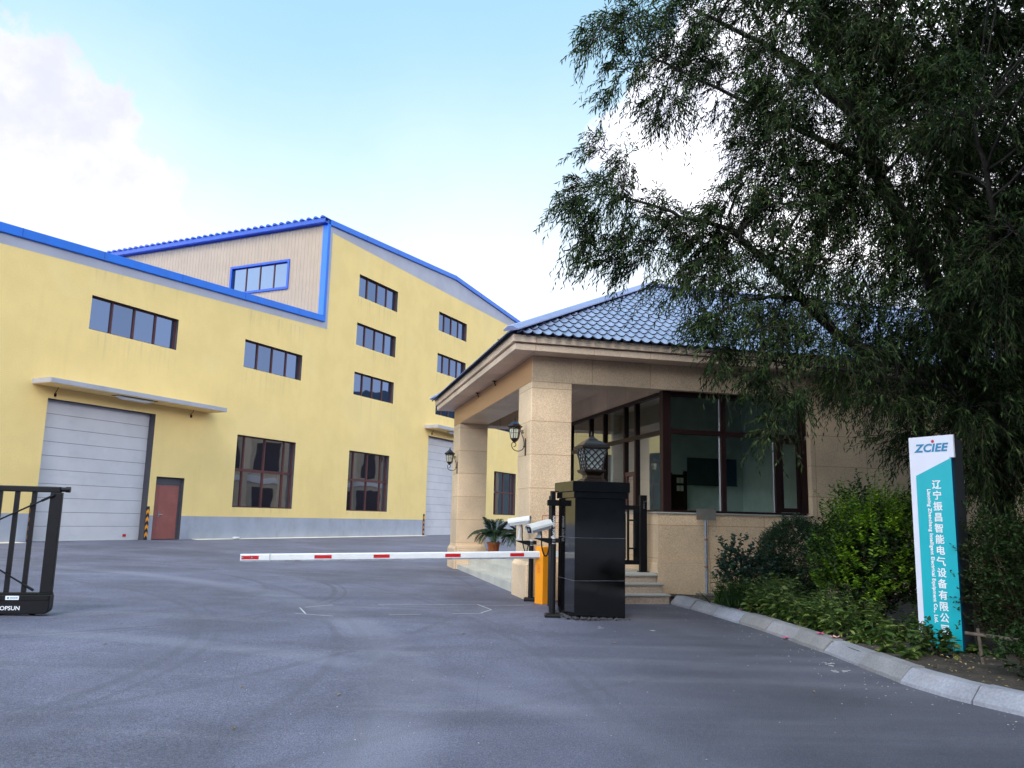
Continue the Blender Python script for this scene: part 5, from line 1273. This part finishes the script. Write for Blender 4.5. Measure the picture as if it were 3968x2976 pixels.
rq = np.random.default_rng(77)
while len(more) < 62:      # the far, right and upper parts of the crown that the picture does not show
    g = rq.normal(size=3); g = g/np.linalg.norm(g)*rq.random()**.4
    p = np.array([8.3, 11.2, 7.6])+g*np.array([6.6, 7.2, 5.6])
    if p[2] < 3.6: continue
    if p[0] > .70*p[1]+1.6 or p[2] > 1.55+.76*p[1]+1.6: more.append((*p, rq.uniform(1.1, 1.5)))
lowf = (CL[:, 2] < 4.2) & (CL[:, 0] < 6.1); CL[lowf, 2] += .28
NV = len(CL); CL = np.concatenate([CL, np.array(more)])
LIMBS = [([(7.55, 12.35, -.1), (7.52, 12.45, .9), (7.5, 12.55, 1.86), (7.31, 12.6, 3.42), (7.0, 12.6, 4.3), (6.68, 12.5, 5.77), (6.22, 12.5, 6.77), (5.73, 12.3, 7.69), (5.29, 12.2, 8.83), (5.0, 12.1, 10.3)], (.30, .05)),
         ([(7.25, 12.6, 3.45), (6.31, 12.4, 3.95), (5.37, 12.2, 4.18), (4.54, 12.0, 4.61), (3.63, 11.7, 5.44), (2.9, 11.5, 5.85), (2.05, 11.3, 6.04), (1.23, 11.2, 6.2)], (.13, .012)),
         ([(4.83, 12.05, 4.5), (4.2, 11.8, 4.85), (3.29, 11.5, 4.74), (2.6, 11.3, 4.35)], (.05, .012)),
         ([(5.73, 12.3, 7.69), (4.69, 12.0, 8.54), (3.9, 11.8, 9.03), (2.6, 11.6, 9.5)], (.10, .02)),
         ([(5.95, 12.4, 7.2), (4.6, 12.0, 7.6), (3.4, 11.7, 8.0), (1.9, 11.4, 8.5)], (.07, .014)),
         ([(7.0, 12.6, 4.3), (7.9, 12.6, 6.0), (8.6, 12.6, 8.0), (9.0, 12.6, 10.6)], (.17, .04)),
         ([(7.4, 12.55, 2.9), (6.6, 11.9, 3.5), (5.6, 11.5, 3.6), (4.4, 11.3, 3.75), (3.2, 11.1, 3.9)], (.06, .012)),
         ([(7.2, 12.6, 3.8), (6.9, 11.5, 4.8), (6.4, 10.4, 5.8), (6.0, 9.9, 6.8)], (.09, .02)),
         ([(6.9, 12.6, 4.6), (7.6, 13.6, 6.6), (8.0, 14.3, 8.6), (7.7, 14.4, 10.4)], (.13, .03)),
         ([(7.4, 12.5, 2.9), (8.6, 12.2, 4.0), (9.8, 12.2, 5.2)], (.09, .03))]
def willow():
    r_ = np.random.default_rng(31)
    t = thing('willow_tree', 'large dark willow leaning over the gatehouse roof and the sign', 'tree', (7.55, 12.4, .1))
    O = np.array([7.55, 12.4, .1])
    def dense(P, n=8):
        P = np.array(P); out = []
        for i in range(len(P)-1):
            a0, a1, a2, a3 = P[max(i-1, 0)], P[i], P[i+1], P[min(i+2, len(P)-1)]
            for k in range(n):
                u = k/n; out.append(.5*((2*a1)+(a2-a0)*u+(2*a0-5*a1+4*a2-a3)*u*u+(3*a1-a0-3*a2+a3)*u**3))
        out.append(P[-1]); return np.array(out)
    m = MB(); mt = MB(); allp = []
    for i, (P, (r0, r1)) in enumerate(LIMBS):
        D = dense(P); k = len(D); D = D+np.concatenate([np.zeros((1, 3)), np.cumsum(r_.normal(size=(k-1, 3))*.012, 0)])
        rs = list(r0+(r1-r0)*np.linspace(0, 1, k)**.8)
        if i == 0: rs[0] *= 1.35; rs[1] *= 1.2
        (mt if i == 0 else m).tube([tuple(p) for p in D-O], rs, 12 if i == 0 else 8)
        allp.append(np.concatenate([D, np.array(rs)[:, None]], 1))
    mt.build('trunk', 'bark', t)
    A = np.concatenate(allp)
    # side branches from the nearest limb to every clump, and fine branches inside
    tw0 = []      # (start, clump centre, radius) of twigs
    for (x, y, z, rc) in CL:
        c = np.array([x, y, z]); d = np.linalg.norm(A[:, :3]-c, axis=1)+.35*np.maximum(0, A[:, 2]-z+.2)+.0
        i = d.argmin(); p = A[i, :3]; L_ = np.linalg.norm(c-p)
        if L_ > .15:
            q = dense([p, p*.6+c*.4+np.array([0, 0, .18*L_]), p*.25+c*.75+np.array([0, 0, .12*L_]), c], 5)
            q[1:-1] += r_.normal(size=(len(q)-2, 3))*.02
            r0 = min(A[i, 3]*.6, .012+.016*L_)
            m.tube([tuple(v) for v in q-O], list(np.linspace(r0, .007, len(q))), 6, caps=False)
        for k in range(int(5+8*rc)):
            e = c+r_.normal(size=3)*rc*np.array([.6, .6, .5])
            q = np.array([c, (c+e)/2+np.array([0, 0, .08])*rc+r_.normal(size=3)*.03, e])
            m.tube([tuple(v) for v in q-O], [.007, .005, .003], 4, caps=False)
    m.build('limbs', 'bark', t)
    # drooping leafy twigs
    P, D, L_, BG_ = [], [], [], []
    ctr = np.array([7.0, 12.4])
    for ci, (x, y, z, rc) in enumerate(CL):
        out = ci >= NV+18 or x > 9 or z > 10
        thin = 1. if out or ci >= NV else (.55 if z < 5.3 and x < 6.1 and y > 11.05 else (.92 if x < 5.6 else 1.32))
        n = int(thin*((265 if not out else 75)*rc**1.75+34*rc*(not out))); BG_.append(np.full(n, 1.9 if out else 1.))
        ks = max(3, int(4+11*rc**1.6)); sc = norm(r_.normal(size=(ks, 3)))*(r_.random((ks, 1))**.4)
        g = (sc[r_.integers(0, ks, n)]*np.where(r_.random((n, 1)) < .25, r_.random((n, 1)), 1)+r_.normal(size=(n, 3))*.15)*np.array([rc, rc*1.1, rc*.85])
        c = np.array([x, y, z]); P.append(c+g)
        o = norm(g+1e-6); o2 = np.array([x-ctr[0], y-ctr[1], 0]); o2 = o2/(np.linalg.norm(o2)+.5)
        D.append(norm(o*.8+o2*.55+np.array([0, 0, .1])+r_.normal(size=(n, 3))*.35)); L_.append(r_.uniform(.28, .62, n)*(.75+.35*min(rc, 1)))
    P = np.concatenate(P); D = np.concatenate(D); L_ = np.concatenate(L_); BG_ = np.concatenate(BG_); n = len(P)
    T = 6; tt = np.linspace(0, 1, T)
    droop = r_.uniform(.35, 1.1, n)
    poly = P[:, None]+D[:, None]*(tt[None, :, None]*L_[:, None, None])*.9; poly[..., 2] -= droop[:, None]*L_[:, None]*tt[None]**2*.8
    V0, F0 = tubes_np(poly-O, np.linspace(.0032, .0014, T)[None]*np.ones((n, 1)), 0, 3)
    k = 15; u = np.linspace(.06, 1, k); ix = u*(T-1); i0 = np.minimum(ix.astype(int), T-2); f = ix-i0
    Q = poly[:, i0]*(1-f)[None, :, None]+poly[:, i0+1]*f[None, :, None]
    tan = norm(poly[:, i0+1]-poly[:, i0])
    az_ = r_.uniform(0, 6.28, (n, 1))+np.arange(k)[None]*2.4
    ref = norm(np.cross(tan, np.array([0.3, .2, 1.]))); ref2 = np.cross(tan, ref)
    side = ref*np.cos(az_)[..., None]+ref2*np.sin(az_)[..., None]
    LD = norm(tan*.8+side*.62+np.array([0, 0, -.42])+r_.normal(size=side.shape)*.15)
    LN = norm(side*-.4+np.array([0, 0, .9])+r_.normal(size=side.shape)*.5)
    LL = r_.uniform(.09, .165, (n, k))*(1-.25*u)[None]; LW = r_.uniform(.017, .025, (n, k))*BG_[:, None]**1.5; LL = LL*BG_[:, None]
    keep = r_.random((n, k)) < .93
    V1, F1 = leaf_arrays((Q[keep]-O), LD[keep], LN[keep], LL[keep], LW[keep], len(V0), False, .2)
    np_mesh('crown', np.concatenate([V0, V1]), [F0, F1], ['twig', 'willow_leaf'], [0, 1], parent=t)
    t['group'] = 'willows along the road'
    for (x, y, a) in ((14.2, 1.2, 2.6), (16.2, 10.8, 1.1), (5.5, -9.5, 3.6)):  # unseen copies, added to shade the gatehouse front
        c = copy_tree(t); c.location = (x, y, .0); c.rotation_euler = (0, 0, a); c['label'] = 'unseen willow added out of view to shade the gatehouse front'
    print('willow twigs', n, 'leaves', int(keep.sum()))
willow()
